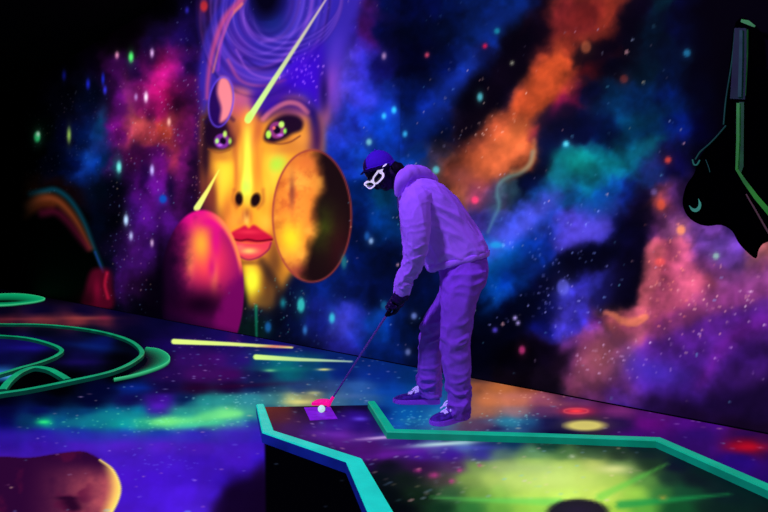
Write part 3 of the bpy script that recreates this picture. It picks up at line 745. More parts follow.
G.blob(490, 401, 24, 6, (200, 122, 84), .5); G.blob(520, 396, 26, 4, (180, 110, 110), .4); G.blob(510, 421, 22, 3.4, (50, 130, 160), .6)
G.blob(500, 432, 20, 2, (60, 150, 160), .5)
G.blob(412, 421, 14, 2.4, (40, 110, 150), .6); G.blob(385, 392, 24, 3, (20, 80, 170), .4)
G.blob(576, 411, 15, 3.4, (220, 50, 70), .75); G.blob(576, 411, 7, 1.6, (250, 70, 80), .8); G.ring(576, 411, 12, 2.6, .9, (250, 110, 110), .4)
G.disc(585, 425.5, 20, 5, (226, 214, 116), .95, 3); G.blob(585, 425, 30, 7, (150, 140, 90), .35)
G.blob(750, 447, 20, 4.4, (190, 16, 40), .7)
G.blob(560, 404, 30, 3, (150, 80, 90), .35)
G.blob(8, 375, 9, 4, (110, 190, 230), .7); G.blob(30, 348, 22, 3, (34, 24, 150), .5); G.blob(88, 346, 26, 3.4, (14, 44, 120), .5, 6)
G.blob(80, 362, 24, 3, (34, 16, 100), .5)
G.poly([(266, 466), (250, 476), (234, 481), (222, 492), (210, 514), (206, 560), (267, 560)], (20, 4, 40), .92, 8)
G.poly([(60, 424), (90, 414), (130, 411), (170, 413), (188, 402), (206, 395), (240, 394), (262, 398), (262, 420), (236, 420), (206, 424), (170, 428), (130, 427), (90, 428)], (30, 140, 140), .35, 3)
G.poly([(150, 424), (166, 417), (190, 417), (206, 412), (222, 409), (240, 411), (240, 417), (214, 421), (190, 424), (168, 426)], (130, 232, 130), .55, 4)
G.poly([(-80, 452), (60, 448), (140, 446), (262, 440), (262, 466), (220, 484), (200, 560), (110, 560)], (92, 36, 194), .38, 16)
G.poly([(-80, 432), (60, 430), (140, 432), (220, 428), (262, 425), (262, 436), (180, 442), (120, 450), (90, 446), (40, 440), (-80, 446)], (74, 34, 176), .4, 6)
# comets painted on the floor
G.stroke([(174, 341.5), (230, 344), (292, 347.5)], (5.4, 2.0), (215, 240, 130), 1, 1.6, (205, 215, 130), smooth=False)
G.stroke([(256, 357), (300, 359.5), (352, 361.5)], (5.4, 1.4), (200, 235, 130), 1, 1.6, (150, 180, 170), smooth=False)
G.blob(276, 346.5, 14, 1.3, (220, 60, 90), .6)
# big rocky planet at the lower left
PL = [(-80, 466), (-30, 460), (0, 457), (30, 458), (60, 453.5), (84, 452), (100, 460), (113, 470), (120, 486), (118, 500), (110, 516), (90, 545), (-80, 560)]
G.poly(PL, (58, 12, 62), 1, 2.4)
b = G._box(-80, 445, 124, 560)
sl, UU, VV = b
mm = np.clip(sst(UU + (VV - 480) * .15, 20, 112), 0, 1) * sst(VV + UU * -.1, 448, 474)
n_ = nz(UU, VV); n2_ = nz(UU, VV, NOISE2)
inside = G.img[sl].copy()
msk = np.zeros(UU.shape)
P_ = np.array(catmull(PL, 6, True))
ins = np.zeros(UU.shape, bool)
for i in range(len(P_)):
    ax, ay = P_[i]; bx, by = P_[(i + 1) % len(P_)]
    if ay != by: ins ^= ((ay > VV) != (by > VV)) & (UU < (bx - ax) * (VV - ay) / (by - ay) + ax)
colr = mixc(np.zeros(UU.shape + (3,)) + np.array([48, 8, 54.]), np.array([196, 96, 100.]), mm * (.7 + .5 * (n_ - .5)))
colr = mixc(colr, np.array([246, 206, 104.]), sst(UU - 6 * np.cos((VV - 486) / 14), 98, 114) * sst(VV, 458, 470))
colr = mixc(colr, np.array([90, 16, 60.]), .6 * sst(n2_, .52, .7) * (1 - sst(UU, 80, 100)))
colr = mixc(colr, np.array([40, 6, 40.]), np.clip(gs(UU, VV, 70, 502, 9, 4) + gs(UU, VV, 66, 498, 10, 1.8) + gs(UU, VV, 74, 508, 8, 4), 0, 1) * .9)
G.img[sl] = np.where(ins[..., None], colr / 255.0, G.img[sl])
G.stroke([(100, 460), (113, 470), (120, 486), (118, 500), (110, 516)], 2.2, (250, 226, 120), .8, 2)
# black painted zone beside the lane
BLK = [(264.5, 430), (300, 448), (345, 462), (420, 500), (520, 640), (267, 640), (266, 520)]
G.poly(BLK, (2, 2, 6), 1, 1.6, smooth=False)
# interior of the small arc
G.poly([(4, 392), (14, 378), (30, 369), (46, 369), (58, 374), (66, 380), (30, 388)], (1, 1, 3), .95, 2)
for i in range(900):
    x = rng.uniform(-2, 3.4); y = rng.uniform(2.2, 9)
    r = rng.choice([.004, .006, .010], p=[.55, .35, .1])
    star(G, x, y, r * (1 + .12 * y), SC[rng.integers(len(SC))], rng.uniform(.1, .45), floor=True)
for (cu, cv, su, sv, n, c) in [(165, 423, 60, 5, 110, (130, 235, 180)), (170, 462, 26, 7, 34, (110, 110, 235)), (415, 421, 16, 4, 46, (120, 220, 220)),
                               (235, 398, 50, 5, 60, (160, 220, 220)), (510, 420, 24, 5, 36, (140, 220, 220)), (520, 396, 30, 6, 24, (230, 170, 150))]:
    for i in range(n):
        p = at_z(rng.normal(cu, su), rng.normal(cv, sv))
        star(G, p.x, p.y, rng.uniform(.003, .006), c, rng.uniform(.2, .6), floor=True)

G.img = np.clip(G.img, 0, 1.2) ** 1.12 * 1.1
# ------------------------------------------------------------------ LANE ART
LANE = Art("""
400: 262=2c1010 300=08040a 340=050308 372=04030c 420=020410 500=020410 660=020410
410: 262=602424 275=501c20 300=1a0830 330=0c0418 360=0c0428 385=04062c
420: 262=4c1c24 280=44182c 300=2c0c44 330=28086c 358=300c94 380=10084c 400=04061c
430: 270=34103c 290=30104c 310=380f74 335=381080 360=24086c 385=180c54 410=04081c 450=04101c 500=04101c
438: 290=2c0c50 315=4c1880 340=581c90 365=50208c 390=4c2c90 415=180c54 450=0a1c44 490=04203c 540=04202c 600=020a1c 650=080a30
446: 310=300c5c 340=4c1474 370=48106c 400=3c1080 430=5064a0 460=507c9c 485=1c2468 510=0a2c54 545=10342c 590=102820 640=060c28 690=04081c
456: 330=200844 360=4c1074 390=5c148c 420=44108c 450=38108c 480=30288c 500=50706c 530=5c8c5c 560=4c7840 590=3c5c38 620=203424 650=0a1c20 700=02061c
468: 360=1c0438 390=0a0a14 420=280c34 450=40204c 475=6c8c40 500=90ac58 530=a0c454 560=b4d458 590=b8c860 620=608844 650=143018 680=040c20 740=02041c
482: 380=040c0e 410=0a140e 440=342c2c 465=6c8c3c 490=a0c050 520=bce45c 550=c4e860 580=c0e054 610=a4cc48 640=50903a 670=0c2c20 700=041418 760=020818
497: 390=020806 420=0c200e 450=28502c 475=6c9c3c 500=90cc4c 530=bce858 560=c0ec58 600=bcdc50 630=88c83c 660=20682c 690=0a4428 730=041c1c 800=020810
512: 400=020604 440=0c2c14 470=307c34 500=70b840 530=a0e04c 610=a4d444 640=549c34 680=0a4c24 720=042018 800=02080c
560: 400=020604 470=1c5020 530=70a83c 620=70a434 700=041c18 800=02060c
""", aniso=1.8, warp=7, wcell=40, seed=61, power=2.0, lum=0.09)
L = LANE
L.blob(381, 440, 22, 1.5, (225, 190, 240), .85, -5); L.blob(395, 436, 20, 2, (60, 60, 170), .5, -4); L.blob(444, 446.5, 32, 2.1, (205, 250, 235), .9, -4)
L.blob(470, 450, 30, 2.6, (80, 80, 200), .5); L.blob(404, 455, 40, 3, (110, 30, 170), .5, -8); L.blob(335, 437, 26, 3, (120, 50, 190), .4, 6)
L.blob(360, 421, 7, 2, (100, 70, 230), .8); L.blob(336, 428, 24, 4, (60, 30, 150), .4)
L.blob(614, 472, 17, 5, (235, 235, 150), .85); L.blob(560, 486, 60, 14, (205, 240, 100), .35)
for (u, v, rx, ry) in [(434, 478, 5, 3), (418, 473, 3, 2), (452, 484, 3, 2.4), (460, 473, 2.4, 2), (480, 468, 2, 1.6)]:
    L.blob(u, v, rx, ry, (200, 50, 140), .75)
L.blob(545, 482, 70, 13, (214, 232, 150), .4); L.blob(530, 470, 40, 7, (190, 216, 150), .35); L.blob(600, 498, 50, 8, (216, 236, 110), .3)
L.blob(572, 459, 3, 2, (210, 220, 190), .6)
L.stroke([(600, 500), (640, 480), (668, 466)], (8, 1), (90, 210, 70), .5, 5)
L.stroke([(620, 508), (670, 503), (730, 497)], (8, 1), (20, 150, 70), .7, 5)
L.stroke([(560, 505), (480, 503), (430, 500)], (8, 1), (90, 220, 90), .5, 5)
L.blob(663, 501, 4, 2.5, (230, 170, 60), .5)
L.disc(578, 516, 31, 14, (26, 22, 34), .97, 3); L.blob(578, 514, 20, 6, (40, 30, 60), .5)
for i in range(260):
    p = at_z(rng.uniform(280, 640), rng.uniform(412, 505))
    star(L, p.x, p.y, rng.uniform(.003, .007), SC[rng.integers(len(SC))], rng.uniform(.15, .6), floor=True)


# ------------------------------------------------------------------ materials
def mat(name):
    m = bpy.data.materials.new(name); m.use_nodes = True
    nt = m.node_tree
    return m, nt, nt.nodes['Principled BSDF']


def paint_mat(name, strength, base=.25, rough=.5, spec=.3, bump=0.0):
    m, nt, bs = mat(name)
    at = nt.nodes.new('ShaderNodeAttribute'); at.attribute_name = 'paint'
    mx = nt.nodes.new('ShaderNodeMix'); mx.data_type = 'RGBA'; mx.blend_type = 'MULTIPLY'
    mx.inputs[0].default_value = 1; mx.inputs[7].default_value = (base, base, base, 1)
    nt.links.new(at.outputs['Color'], mx.inputs[6])
    nt.links.new(mx.outputs[2], bs.inputs['Base Color'])
    nt.links.new(at.outputs['Color'], bs.inputs['Emission Color'])
    bs.inputs['Emission Strength'].default_value = strength
    bs.inputs['Roughness'].default_value = rough
    bs.inputs['Specular IOR Level'].default_value = spec
    if bump:
        no = nt.nodes.new('ShaderNodeTexNoise'); no.inputs['Scale'].default_value = 60
        bp = nt.nodes.new('ShaderNodeBump'); bp.inputs['Strength'].default_value = bump; bp.inputs['Distance'].default_value = .004
        nt.links.new(no.outputs[0], bp.inputs['Height']); nt.links.new(bp.outputs[0], bs.inputs['Normal'])
    return m


def simple(name, col, emis=None, es=0.0, rough=.6, spec=.3, noise=0.0, nscale=40, metallic=0, bump=0.0, bscale=200, sheen=0):
    """col / emis are sRGB 0-255"""
    m, nt, bs = mat(name)
    c = [float(x) for x in lin(np.array(col) / 255.0)] + [1]
    bs.inputs['Base Color'].default_value = c
    bs.inputs['Roughness'].default_value = rough
    bs.inputs['Metallic'].default_value = metallic
    bs.inputs['Specular IOR Level'].default_value = spec
    e = None
    if emis is not None:
        e = [float(x) for x in lin(np.array(emis) / 255.0)] + [1]
        bs.inputs['Emission Color'].default_value = e
        bs.inputs['Emission Strength'].default_value = es
    if noise:
        tc = nt.nodes.new('ShaderNodeTexCoord')
        no = nt.nodes.new('ShaderNodeTexNoise'); no.inputs['Scale'].default_value = nscale; no.inputs['Detail'].default_value = 5
        nt.links.new(tc.outputs['Object'], no.inputs['Vector'])
        for sock, cc in (('Base Color', c), ('Emission Color', e)):
            if cc is None: continue
            rp = nt.nodes.new('ShaderNodeValToRGB')
            rp.color_ramp.elements[0].position = .3; rp.color_ramp.elements[1].position = .7
            rp.color_ramp.elements[0].color = [x * (1 - noise) for x in cc[:3]] + [1]
            rp.color_ramp.elements[1].color = [min(1, x * (1 + noise)) for x in cc[:3]] + [1]
            nt.links.new(no.outputs[0], rp.inputs[0]); nt.links.new(rp.outputs[0], bs.inputs[sock])
    if bump:
        tc = nt.nodes.new('ShaderNodeTexCoord')
        n2 = nt.nodes.new('ShaderNodeTexNoise'); n2.inputs['Scale'].default_value = bscale; n2.inputs['Detail'].default_value = 3
        bp = nt.nodes.new('ShaderNodeBump'); bp.inputs['Strength'].default_value = bump; bp.inputs['Distance'].default_value = .003
        nt.links.new(tc.outputs['Object'], n2.inputs['Vector'])
        nt.links.new(n2.outputs[0], bp.inputs['Height']); nt.links.new(bp.outputs[0], bs.inputs['Normal'])
    return m


M_MURAL = paint_mat('mural_paint', 1.0, .06, .7, .05)
M_FLOOR = paint_mat('floor_paint', 1.0, .05, .5, .0, .05)
M_LANE = paint_mat('lane_paint', 1.0, .06, .4, .02)
M_CREST = paint_mat('crescent_paint', .9, .2, .4, .3)
M_BLACK = simple('black_paint', (6, 5, 10), rough=.85, spec=.08, noise=.4)
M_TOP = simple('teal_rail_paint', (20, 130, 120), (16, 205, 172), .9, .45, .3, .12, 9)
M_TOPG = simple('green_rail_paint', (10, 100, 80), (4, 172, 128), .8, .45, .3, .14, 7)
M_SIDEG = simple('green_rail_side_shade', (10, 90, 80), (2, 120, 92), .75, .5, .3, .2, 7)  # rail green painted darker to stand for weaker UV on the sides
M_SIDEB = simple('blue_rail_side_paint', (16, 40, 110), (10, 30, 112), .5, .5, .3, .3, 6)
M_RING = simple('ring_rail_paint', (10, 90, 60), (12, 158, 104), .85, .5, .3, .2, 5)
M_RINGS = simple('ring_rail_side_shade', (8, 50, 40), (2, 66, 50), .6, .5, .3, .3, 5)  # ring green with the shade of the side faces put into the colour


# ------------------------------------------------------------------ grid surfaces with painted colour
def axis(a, b, c, s0, k):
    """spacing grows with distance from c"""
    def run(L):
        out = [0.0]; x = 0.0
        while x < L:
            x += s0 + k * x
            out.append(min(x, L))
        return out
    right = run(b - c); left = run(c - a)
    return np.array([c - t for t in left[::-1][:-1]] + [c + t for t in right])


def grid_mesh(name, P, cols, material, keep=None):
    h, w = P.shape[:2]
    me = bpy.data.meshes.new(name)
    idx = np.arange(h * w).reshape(h, w)
    q = np.stack([idx[:-1, :-1], idx[:-1, 1:], idx[1:, 1:], idx[1:, :-1]], -1).reshape(-1, 4)
    if keep is not None: q = q[keep.reshape(-1)]
    me.vertices.add(h * w); me.vertices.foreach_set('co', P.reshape(-1).astype(np.float32))
    me.loops.add(q.size); me.loops.foreach_set('vertex_index', q.reshape(-1).astype(np.int32))
    me.polygons.add(len(q)); me.polygons.foreach_set('loop_start', np.arange(0, q.size, 4, dtype=np.int32))
    me.update(calc_edges=True)
    ca = me.color_attributes.new('paint', 'FLOAT_COLOR', 'POINT')
    c4 = np.ones((h * w, 4), np.float32); c4[:, :3] = lin(cols.reshape(-1, 3))
    ca.data.foreach_set('color', c4.reshape(-1))
    return link(name, me, material)


CS = (Vector((0, 0, 0)) - WO).dot(WD)        # camera foot in wall coordinates
CT = (Vector((0, 0, 0)) - WO).dot(WN)
S_MIN, S_MAX, T_MAX = CS - 4.0, 12.0, 8.5
# mural wall
ss = axis(S_MIN, S_MAX, CS + .6, .007, .0024)
zz = np.linspace(0, CEIL, 360)
SS, ZZ = np.meshgrid(ss, zz)
PX = WO.x + WD.x * SS; PY = WO.y + WD.y * SS
u, v, dep = project(PX, PY, ZZ)
behind = (PY < .8)
cols = MURAL.sample(np.where(behind, 845, u), v)
cols *= np.where(behind | (u > 840), .0, 1.0)[..., None]
wall = grid_mesh('wall_right', np.stack([PX, PY, ZZ], -1)[:, ::-1], cols[:, ::-1], M_MURAL)
tag(wall, 'long wall painted with a glowing galaxy mural and a woman\'s face', kind='structure')

# floor
tt = axis(0, T_MAX, CT * .65, .007, .0036)
sf = axis(S_MIN, S_MAX, CS + 2.0, .007, .0036)
SS, TT = np.meshgrid(sf, tt)
PX = WO.x + WD.x * SS + WN.x * TT; PY = WO.y + WD.y * SS + WN.y * TT
u, v, dep = project(PX, PY, np.zeros_like(PX))
beh = (PY < 1.2)
cols = FLOOR.sample(np.where(beh, 200, u), np.where(beh, 580, v))
floor = grid_mesh('floor', np.stack([PX, PY, np.zeros_like(PX)], -1)[:, ::-1], cols[:, ::-1], M_FLOOR)
tag(floor, 'dark floor painted with glowing nebulae, comets and planets', kind='structure')


def wpt(s, t, z): return WO + WD * s + WN * t + Vector((0, 0, z))


def quad(name, pts, m, kind='structure'):
    me = bpy.data.meshes.new(name); me.from_pydata([tuple(p) for p in pts], [], [tuple(range(len(pts)))]); me.update()
    return tag(link(name, me, m), kind=kind)


quad('ceiling', [wpt(S_MIN, 0, CEIL), wpt(S_MAX, 0, CEIL), wpt(S_MAX, T_MAX, CEIL), wpt(S_MIN, T_MAX, CEIL)], M_BLACK)
quad('wall_back', [wpt(S_MAX, 0, 0), wpt(S_MAX, T_MAX, 0), wpt(S_MAX, T_MAX, CEIL), wpt(S_MAX, 0, CEIL)], M_BLACK)
quad('wall_left', [wpt(S_MIN, T_MAX, 0), wpt(S_MAX, T_MAX, 0), wpt(S_MAX, T_MAX, CEIL), wpt(S_MIN, T_MAX, CEIL)], M_BLACK)
quad('wall_front', [wpt(S_MIN, 0, 0), wpt(S_MIN, T_MAX, 0), wpt(S_MIN, T_MAX, CEIL), wpt(S_MIN, 0, CEIL)], M_BLACK)


bbv = [wpt(s_, t_, z_) for s_ in (S_MIN, S_MAX) for (t_, z_) in ((.001, .001), (.006, .001), (.006, .007), (.001, .009))]
bme_ = bpy.data.meshes.new('baseboard_right')
bme_.from_pydata([tuple(p) for p in bbv], [], [(0, 1, 5, 4), (1, 2, 6, 5), (2, 3, 7, 6), (3, 0, 4, 7), (0, 3, 2, 1), (4, 5, 6, 7)]); bme_.update()
tag(link('baseboard_right', bme_, M_BLACK), kind='structure')


# ------------------------------------------------------------------ rails
def sweep(pts, widths, H, mats_top=0, mats_side=1, ch=.006, closed=False):
    """rectangular board with chamfered top edges swept along pts (at floor level)"""
    n = len(pts); P = [Vector((p[0], p[1], 0)) for p in pts]
    verts = []; faces = []; mi = []
    for i in range(n):
        a = P[max(i - 1, 0)]; b = P[min(i + 1, n - 1)]
        d0 = (P[i] - a).normalized() if i > 0 else (b - P[i]).normalized()
        d1 = (b - P[i]).normalized() if i < n - 1 else d0
        t = (d0 + d1).normalized()
        nrm = Vector((-t.y, t.x, 0))
        k = 1 / max(nrm.dot(Vector((-d0.y, d0.x, 0))), .5)
        w = widths[i] / 2 * k
        z0 = P[i]; pr = [(-w, 0.001), (-w, H - ch), (-w + ch, H), (w - ch, H), (w, H - ch), (w, 0.001)]
        for x, z in pr: verts.append(tuple(z0 + nrm * x + Vector((0, 0, z))))
    m = 6
    for i in range(n - 1):
        for k in range(m):
            a = i * m + k; b = i * m + (k + 1) % m
            faces.append((a, b, b + m, a + m)); mi.append(mats_top if k in (1, 2, 3) else mats_side)
    faces.append(tuple(range(m))[::-1]); mi.append(mats_side)
    faces.append(tuple(range((n - 1) * m, n * m))); mi.append(mats_side)
    return verts, faces, mi


def rail(name, pts, widths, H, mats, label, cat='curb', group=None):
    v_, f_, mi = sweep(pts, widths, H)
    me = bpy.data.meshes.new(name); me.from_pydata(v_, [], f_)
    bm = bmesh.new(); bm.from_mesh(me); bmesh.ops.recalc_face_normals(bm, faces=bm.faces); bm.to_mesh(me); bm.free()
    me.polygons.foreach_set('material_index', mi); me.update()
    return tag(link(name, me, mats), label, cat, group)


HN, HF = .055, .05
near_px = [(260, 404), (268, 431), (354, 459.5), (381, 512), (405, 566)]
near = [at_z(u, v, HN) for u, v in near_px]
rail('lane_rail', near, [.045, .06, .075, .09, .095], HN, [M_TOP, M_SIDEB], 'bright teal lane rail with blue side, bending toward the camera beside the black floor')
far_px = [(371.5, 401), (391, 430), (550, 434.5), (658, 438.5), (768, 486), (900, 543)]
far = [at_z(u, v, HF) for u, v in far_px]
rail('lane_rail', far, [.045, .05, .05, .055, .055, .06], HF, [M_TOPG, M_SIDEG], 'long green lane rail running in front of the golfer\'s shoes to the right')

# lane deck
deck_px = [(262, 409), (370, 407), (391, 432), (550, 438), (658, 441), (768, 492), (900, 553)]
deck_out = [at_z(*p) for p in deck_px] + [at_z(620, 660), at_z(420, 600)] + [at_z(392, 536), at_z(357, 473), at_z(270, 437)]
xs = np.arange(-1.0, 2.6, .012); ys = np.arange(1.3, 4.2, .012)
XX, YY = np.meshgrid(xs, ys)
dp = [(p.x, p.y) for p in deck_out]
# slightly shrink under the rails is unnecessary; deck edges sit beneath them
def inpoly(X, Y, P):
    r = np.zeros(X.shape, bool)
    for i in range(len(P)):
        ax, ay = P[i]; bx, by = P[(i + 1) % len(P)]
        if ay != by: r ^= ((ay > Y) != (by > Y)) & (X < (bx - ax) * (Y - ay) / (by - ay) + ax)
    return r
# snap-to-outline deck: fine grid triangulated through bmesh keeps crisp borders
bm = bmesh.new()
vs = [bm.verts.new((x, y, 0)) for x, y in dp]
f0 = bm.faces.new(vs)
for x in np.arange(-1.0, 2.8, .016):
    bmesh.ops.bisect_plane(bm, geom=bm.verts[:] + bm.edges[:] + bm.faces[:], plane_co=(x, 0, 0), plane_no=(1, 0, 0))
for y in np.arange(1.2, 4.2, .02):
    bmesh.ops.bisect_plane(bm, geom=bm.verts[:] + bm.edges[:] + bm.faces[:], plane_co=(0, y, 0), plane_no=(0, 1, 0))
bmesh.ops.recalc_face_normals(bm, faces=bm.faces)
if sum(f.normal.z for f in bm.faces) < 0: bmesh.ops.reverse_faces(bm, faces=bm.faces)
edges = [e for e in bm.edges if e.is_boundary]
for vv_ in bm.verts: vv_.co.z = .012
ext = bmesh.ops.extrude_edge_only(bm, edges=edges)
for g in ext['geom']:
    if isinstance(g, bmesh.types.BMVert): g.co.z = .0015
me = bpy.data.meshes.new('putting_lane'); bm.to_mesh(me); bm.free()
co = np.zeros(len(me.vertices) * 3, np.float32); me.vertices.foreach_get('co', co); co = co.reshape(-1, 3)
u, v, dep = project(co[:, 0], co[:, 1], np.zeros(len(co)))
c4 = np.ones((len(co), 4), np.float32); c4[:, :3] = lin(LANE.sample(u, v))
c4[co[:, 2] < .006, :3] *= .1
ca = me.color_attributes.new('paint', 'FLOAT_COLOR', 'POINT'); ca.data.foreach_set('color', c4.reshape(-1))
tag(link('putting_lane', me, M_LANE), 'putting lane surface painted purple and glowing yellow green between the two rails', 'golf lane')

# ring lane at the left
ring_px = [(-60, 322), (0, 323.5), (40, 324), (75, 327), (105, 332), (130, 340), (142, 351), (133, 361), (110, 371), (70, 380), (30, 388), (0, 392.5), (-50, 400)]
pts = [(p[0], p[1], 0) for p in catmull([tuple(at_z(u, v, .035)) for u, v in ring_px] + [(-4.7, 4.15, 0), (-6.1, 5.2, 0), (-6.4, 6.6, 0), tuple(at_z(-60, 322, .035))], 10)]
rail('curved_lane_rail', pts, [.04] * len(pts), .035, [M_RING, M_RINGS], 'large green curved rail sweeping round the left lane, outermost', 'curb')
in_px = [(-60, 332), (0, 335), (28, 337.5), (50, 343), (61.5, 349), (56, 355), (40, 361.5), (20, 367), (0, 373), (-40, 382)]
pts = [(p[0], p[1], 0) for p in catmull([tuple(at_z(u, v, .035)) for u, v in in_px] + [(-4.0, 4.65, 0), (-5.0, 5.2, 0), (-5.35, 6.1, 0), tuple(at_z(-60, 332, .035))], 10)]
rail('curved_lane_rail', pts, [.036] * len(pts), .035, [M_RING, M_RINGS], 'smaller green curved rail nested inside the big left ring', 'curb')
ar_px = [(2, 389), (9, 380), (20, 371.5), (34, 366.5), (48, 368), (58, 372.5), (68, 378.5)]
pts = [(p[0], p[1], 0) for p in catmull([tuple(at_z(u, v, .035)) for u, v in ar_px], 10)]
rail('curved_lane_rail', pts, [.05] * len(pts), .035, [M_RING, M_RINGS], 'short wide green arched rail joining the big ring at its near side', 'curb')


def pad(name, outer_px, inner_px, label, H=.03, fade=.9):
    """low crescent / oval block: outer edge to inner edge, with painted fade"""
    O = catmull([tuple(at_z(u, v, H)) for u, v in outer_px], 12)
    I = catmull([tuple(at_z(u, v, H)) for u, v in inner_px], 12)
    K = 8
    V_, C_, Fc = [], [], []
    m = min(len(O), len(I))
    for i in range(m):
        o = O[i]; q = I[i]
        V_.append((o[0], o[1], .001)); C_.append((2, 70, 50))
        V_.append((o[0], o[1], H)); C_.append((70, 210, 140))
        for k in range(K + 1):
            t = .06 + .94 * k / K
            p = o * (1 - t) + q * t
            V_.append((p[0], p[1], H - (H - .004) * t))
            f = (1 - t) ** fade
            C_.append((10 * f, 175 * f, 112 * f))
    w = K + 3
    for i in range(m - 1):
        for k in range(w - 1):
            a = i * w + k
            Fc.append((a, a + 1, a + 1 + w, a + w))
    me = bpy.data.meshes.new(name); me.from_pydata(V_, [], Fc); me.update()
    c4 = np.ones((len(V_), 4), np.float32); c4[:, :3] = lin(np.array(C_) / 255.0)
    me.color_attributes.new('paint', 'FLOAT_COLOR', 'POINT').data.foreach_set('color', c4.reshape(-1))
    return tag(link(name, me, M_CREST, smooth=False), label, 'bumper')


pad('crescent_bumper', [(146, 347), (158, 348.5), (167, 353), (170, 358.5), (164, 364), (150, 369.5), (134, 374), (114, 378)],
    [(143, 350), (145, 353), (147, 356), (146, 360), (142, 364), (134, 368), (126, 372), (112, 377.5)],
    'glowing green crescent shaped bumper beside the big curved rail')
pad('oval_bumper', [(-60, 296), (0, 293.5), (20, 293.5), (34, 295), (45, 298), (38, 301), (20, 303.5), (0, 305), (-60, 307)],
    [(-60, 299.5), (0, 299.2), (8, 299.2), (14, 299.3), (18, 299.6), (16, 300), (8, 300.2), (0, 300.4), (-60, 301)],
    'flat green oval bumper on the floor against the dark far left corner', fade=.35)


# ------------------------------------------------------------------ generic shape helpers
class MB:
    def __init__(self): self.v = []; self.f = []

    def loft(self, rings, cap=True):
        n = len(rings[0]); b = len(self.v)
        for r in rings: self.v += [tuple(p) for p in r]
        for i in range(len(rings) - 1):
            for k in range(n):
                a = b + i * n + k; c = b + i * n + (k + 1) % n
                self.f.append((a, c, c + n, a + n))
        if cap:
            self.f.append(tuple(b + k for k in range(n))[::-1])
            self.f.append(tuple(b + (len(rings) - 1) * n + k for k in range(n)))

    def chain(self, pts, radii, seg=14, sub=4, flat=None):
        """round-ended tapering tube through pts (Catmull-Rom)"""
        P = [np.array(p, float) for p in pts]
        ext = [np.append(p, r) for p, r in zip(P, radii)]
        C = catmull(ext, sub) if len(ext) > 2 else [ext[0] * (1 - t) + ext[1] * t for t in np.linspace(0, 1, sub + 1)]
        pos = [c[:3] for c in C]; rad = [c[3] for c in C]
        T = []
        for i in range(len(pos)):
            d = pos[min(i + 1, len(pos) - 1)] - pos[max(i - 1, 0)]
            T.append(d / (np.linalg.norm(d) + 1e-9))
        up = np.array([0, 0, 1.]) if abs(T[0][2]) < .9 else np.array([0, 1., 0])
        X = np.cross(up, T[0]); X /= np.linalg.norm(X)
        rings = []
        def ring(c, t, r, X):
            X = X - t * X.dot(t); X /= np.linalg.norm(X); Y = np.cross(t, X)
            return [c + r * (math.cos(2 * math.pi * k / seg) * X + math.sin(2 * math.pi * k / seg) * Y) for k in range(seg)], X
        for a in (80, 60, 35, 15):
            s_, c_ = math.sin(math.radians(a)), math.cos(math.radians(a))
            r_, X = ring(pos[0] - T[0] * rad[0] * s_, T[0], rad[0] * c_, X); rings.append(r_)
        for p, t, r in zip(pos, T, rad):
            r_, X = ring(p, t, r, X); rings.append(r_)
        for a in (15, 35, 60, 80):
            s_, c_ = math.sin(math.radians(a)), math.cos(math.radians(a))
            r_, X = ring(pos[-1] + T[-1] * rad[-1] * s_, T[-1], rad[-1] * c_, X); rings.append(r_)
        self.loft(rings)

    def ell(self, c, axes, r, seg=20, rg=12):
        c = np.array(c, float); A = [np.array(a, float) for a in axes]
        rings = []
        for i in range(1, rg):
            ph = math.pi * i / rg
            rings.append([c + A[2] * r[2] * -math.cos(ph) + math.sin(ph) * (A[0] * r[0] * math.cos(2 * math.pi * k / seg) + A[1] * r[1] * math.sin(2 * math.pi * k / seg)) for k in range(seg)])
        self.loft(rings)

    def mesh(self, name):
        me = bpy.data.meshes.new(name); me.from_pydata(self.v, [], self.f)
        bm = bmesh.new(); bm.from_mesh(me); bmesh.ops.recalc_face_normals(bm, faces=bm.faces); bm.to_mesh(me); bm.free()
        return me

    def build(self, name, m, parent=None, smooth=True):
        o = link(name, self.mesh(name), m, smooth=smooth)
        if parent is not None: reparent(o, parent)
        return o


def remesh(mb, name, voxel, smooth_it=6, fac=.5):
    o = bpy.data.objects.new('tmp', mb.mesh('tmp')); COL.objects.link(o)
    r = o.modifiers.new('r', 'REMESH'); r.mode = 'VOXEL'; r.voxel_size = voxel
    s_ = o.modifiers.new('s', 'SMOOTH'); s_.iterations = smooth_it; s_.factor = fac
    dg = bpy.context.evaluated_depsgraph_get(); dg.update()
    me = bpy.data.meshes.new_from_object(o.evaluated_get(dg))
    me.name = name
    bpy.data.objects.remove(o)
    return me


def displace(me, fn):
    n = len(me.vertices)
    co = np.zeros(n * 3, np.float32); me.vertices.foreach_get('co', co); co = co.reshape(-1, 3)
    no = np.zeros(n * 3, np.float32); me.vertex_normals.foreach_get('vector', no); no = no.reshape(-1, 3)
    co = co + no * fn(co, no)[:, None]
    me.vertices.foreach_set('co', co.reshape(-1)); me.update()


def ringpx(fr, bk, hd, yc, n=28, p=2.3, yf=None):
    """elliptical section from a front point to a back point (photo frame), half depth hd about yc"""
    f = at_y(fr[0], fr[1], yc); b_ = at_y(bk[0], bk[1], yc)
    c = (f + b_) / 2; a = (b_ - f) / 2
    out = []
    for k in range(n):
        t = 2 * math.pi * k / n
        ct, st = math.cos(t), math.sin(t)
        ct = math.copysign(abs(ct) ** (2 / p), ct); st = math.copysign(abs(st) ** (2 / p), st)
        out.append(c + a * ct + Vector((0, hd * st, 0)))
    return out


